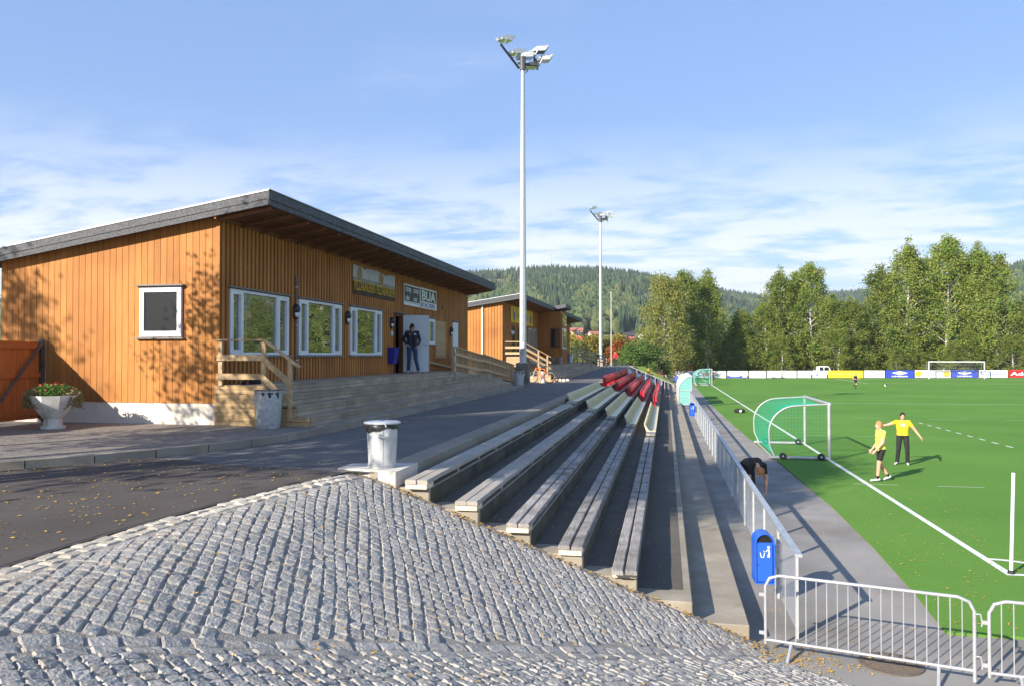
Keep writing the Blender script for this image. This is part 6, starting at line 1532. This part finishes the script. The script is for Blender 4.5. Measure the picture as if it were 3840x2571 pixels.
# white van behind the boards
p = ony(3085, 1384, 131)
vn = thing('van', 'white pickup van whose cab shows above the advertising boards', 'van', (p.x, 131, zp(p.x, 125)), R(4))
part('body', 'sign_white', vn, lambda b: (b.box((-2.3, -.85, .45), (2.3, .85, 1.05)), b.prism([(-.9, -.8, 1.05), (1.1, -.8, 1.05), (.75, -.75, 1.78), (-.75, -.75, 1.78)], (0, 1.55, 0))), bevel=.05)
for x0, x1 in ((-.68, -.05), (.03, .78)): part('window', 'glass_dark', vn, lambda b: b.prism([(x0, -.83, 1.12), (x1, -.83, 1.12), (x1 - .1, -.79, 1.66), (x0 + .04, -.79, 1.66)], (0, .02, 0)))
for x in (-1.45, 1.45):
    for y in (-.86, .70): part('wheel', 'black_rubber', vn, lambda b: b.tube([(x, y, .34), (x, y + .18, .34)], .34, 16), smooth=30)
# playground beyond the end of the stand
sl_ = thing('playground_slide', 'yellow and red playground slide beyond the far end of the stand', 'slide', (-4.2, 126, .4))
part('chute', 'cloth_orange', sl_, lambda b: (b.bar((-1.6, 0, .9), (.2, 0, 1.9), .5, .12), b.bar((.2, 0, 1.9), (1.2, 0, 1.9), .7, .12)))
part('side_panel', 'cloth_red', sl_, lambda b: b.box((.2, -.4, .5), (1.2, -.3, 1.5)))
for x, y in ((.25, -.38), (1.15, -.38), (.25, .38), (1.15, .38)): part('post', 'rail_wood', sl_, lambda b: b.box((x - .06, y - .06, -.5), (x + .06, y + .06, 2.6)))
for k, (n, hh) in enumerate(((2478, 1.7), (2545, 2.0), (2575, 1.8))):
    r = ray(n, 1330); x = r.x / r.y * 133
    ph = thing('play_hut', ('red play hut left of the pale birch trunk', 'red-brown play hut behind the YIT board', 'small red play hut right of the other hut behind the YIT board')[k], 'play hut', (x, 133, -.03))
    part('wall_panel', 'house_red', ph, lambda b: b.box((-.8, -.6, .2), (.8, .6, hh)))
    for xx in (-.8, .8): part('post', 'sign_white' if k == 0 else 'rail_wood', ph, lambda b: b.box((xx - .08, -.7, 0), (xx + .08, -.55, hh + .5)))
    part('roof', 'house_red', ph, lambda b: b.prism([(-1, -.8, hh), (1, -.8, hh), (0, -.8, hh + .6)], (0, 1.6, 0)))

# ------------------------------------------------------------------ trees behind the photographer whose shade falls on gable, paving and stand
TM[('shade', 0)] = tree_mesh(61, 11, 3.4, .36, 'birch_leaf', 330, 34, .14, weep=.5)
TM[('shade', 1)] = tree_mesh(62, 12, 3.2, .38, 'birch_leaf', 300, 34, .14, weep=.5)
SHADE = [(-22.6, 5.6, .92, 0), (-13.6, 7.2, .74, 1), (-12.8, 5.2, .95, 0), (-10.8, 5.2, 1.0, 1), (-12.2, 3.4, 1.1, 0), (-13.4, 2.4, 1.12, 1)]
for k, (x, y, s_, v) in enumerate(SHADE):
    tree('birch_tree', ('shade', v), 'birch behind the photographer that throws dappled shade forward, not in view', (x, y, 2.05), s_, k * 1.3, 'birches behind the photographer')

# ------------------------------------------------------------------ fallen leaves
rg = random.Random(77); lv = MB(); lv.use('leaf_yellow')
def leaf(x, y, z, s, n=None):
    a = rg.uniform(0, 6.283); u = Vector((math.cos(a), math.sin(a), rg.uniform(-.25, .25))) * s; v = Vector((-math.sin(a), math.cos(a), rg.uniform(-.25, .25))) * s * .7; c = Vector((x, y, z + s * .3))
    lv.add([c - u, c + v * .8 + Vector((0, 0, s * .15)), c + u, c - v * .8 + Vector((0, 0, s * .15))], [(0, 1, 2), (0, 2, 3)])
k = 0
while k < 1000:
    y = rg.uniform(3.5, 11); x = rg.uniform(-11, -4.4)
    if x > bx(y) - .1 or (x < -7.3 and y > 10.9 + (x + 8.15) * 1.3): continue
    leaf(x, y, 2.058, rg.uniform(.014, .028)); k += 1
for _ in range(500):
    i = rg.randrange(7); x0 = SX(i + 1); x = x0 + abs(rg.gauss(0, .12)) + .02 if rg.random() < .75 else rg.uniform(x0, SX(i)); leaf(min(x, SX(i) - .02), rg.uniform(10.4, 24), SZ(i + 1) + .004, rg.uniform(.012, .024))
for _ in range(380):
    x = rg.uniform(-4.3, 1.2); leaf(x, 10.28 - abs(rg.gauss(0, .10)), zbank(x, 10.2) + .02, rg.uniform(.014, .026))
for _ in range(260):
    x = rg.gauss(1.5, .35); y = 9.95 + rg.gauss(0, .22); leaf(x, y, max(.002, zc_(x, y) + .01 if x < 1.3 else .004), rg.uniform(.014, .028))
for _ in range(380):
    x, y = rg.uniform(-4.6, 1.5), rg.uniform(4.5, 10.1)
    if x > bx(y) + .2 and zc_(x, y) > .02: leaf(x, y, zc_(x, y) + .016, rg.uniform(.012, .024))
for _ in range(420):
    y = 11.4 + abs(rg.gauss(0, 8)); x = edgex(min(y, 100)) + abs(rg.gauss(0, 2.2)); leaf(x, y, .045, rg.uniform(.016, .03))
for _ in range(200):
    y = 10.2 + abs(rg.gauss(0, 7)); leaf(rg.uniform(1.1, 3.4), y, .004, rg.uniform(.014, .026))
for a, c in zip(kp, kp[1:]):
    for _ in range(5 if a.y < 14 else 1):
        q = a.lerp(c, rg.random()); d = (c - a).normalized(); o = .09 + abs(rg.gauss(0, .05)); leaf(q.x + d.y * o, q.y - d.x * o, 2.06, rg.uniform(.014, .026))
me = bpy.data.meshes.new('fallen_leaves'); me.from_pydata(lv.v, [], lv.f); me.materials.append(MATS['leaf_yellow']); ob('fallen_leaves', me, None, kind='stuff', label='yellow fallen birch leaves scattered over asphalt, cobbles and turf', cat='leaves')

# ------------------------------------------------------------------ thin haze over the valley
hz = MB(); hz.box((-3300, -500, -2), (3300, 4300, 215)); hzo = hz.build('haze', kind='stuff')
hm = bpy.data.materials.new('haze'); hm.use_nodes = True; hm.node_tree.nodes.clear()
pv = hm.node_tree.nodes.new('ShaderNodeVolumePrincipled'); ho = hm.node_tree.nodes.new('ShaderNodeOutputMaterial')
pv.inputs['Color'].default_value = (.86, .92, 1.0, 1); pv.inputs['Density'].default_value = .00016; pv.inputs['Anisotropy'].default_value = .1
hm.node_tree.links.new(pv.outputs[0], ho.inputs['Volume']); hzo.data.materials.append(hm)
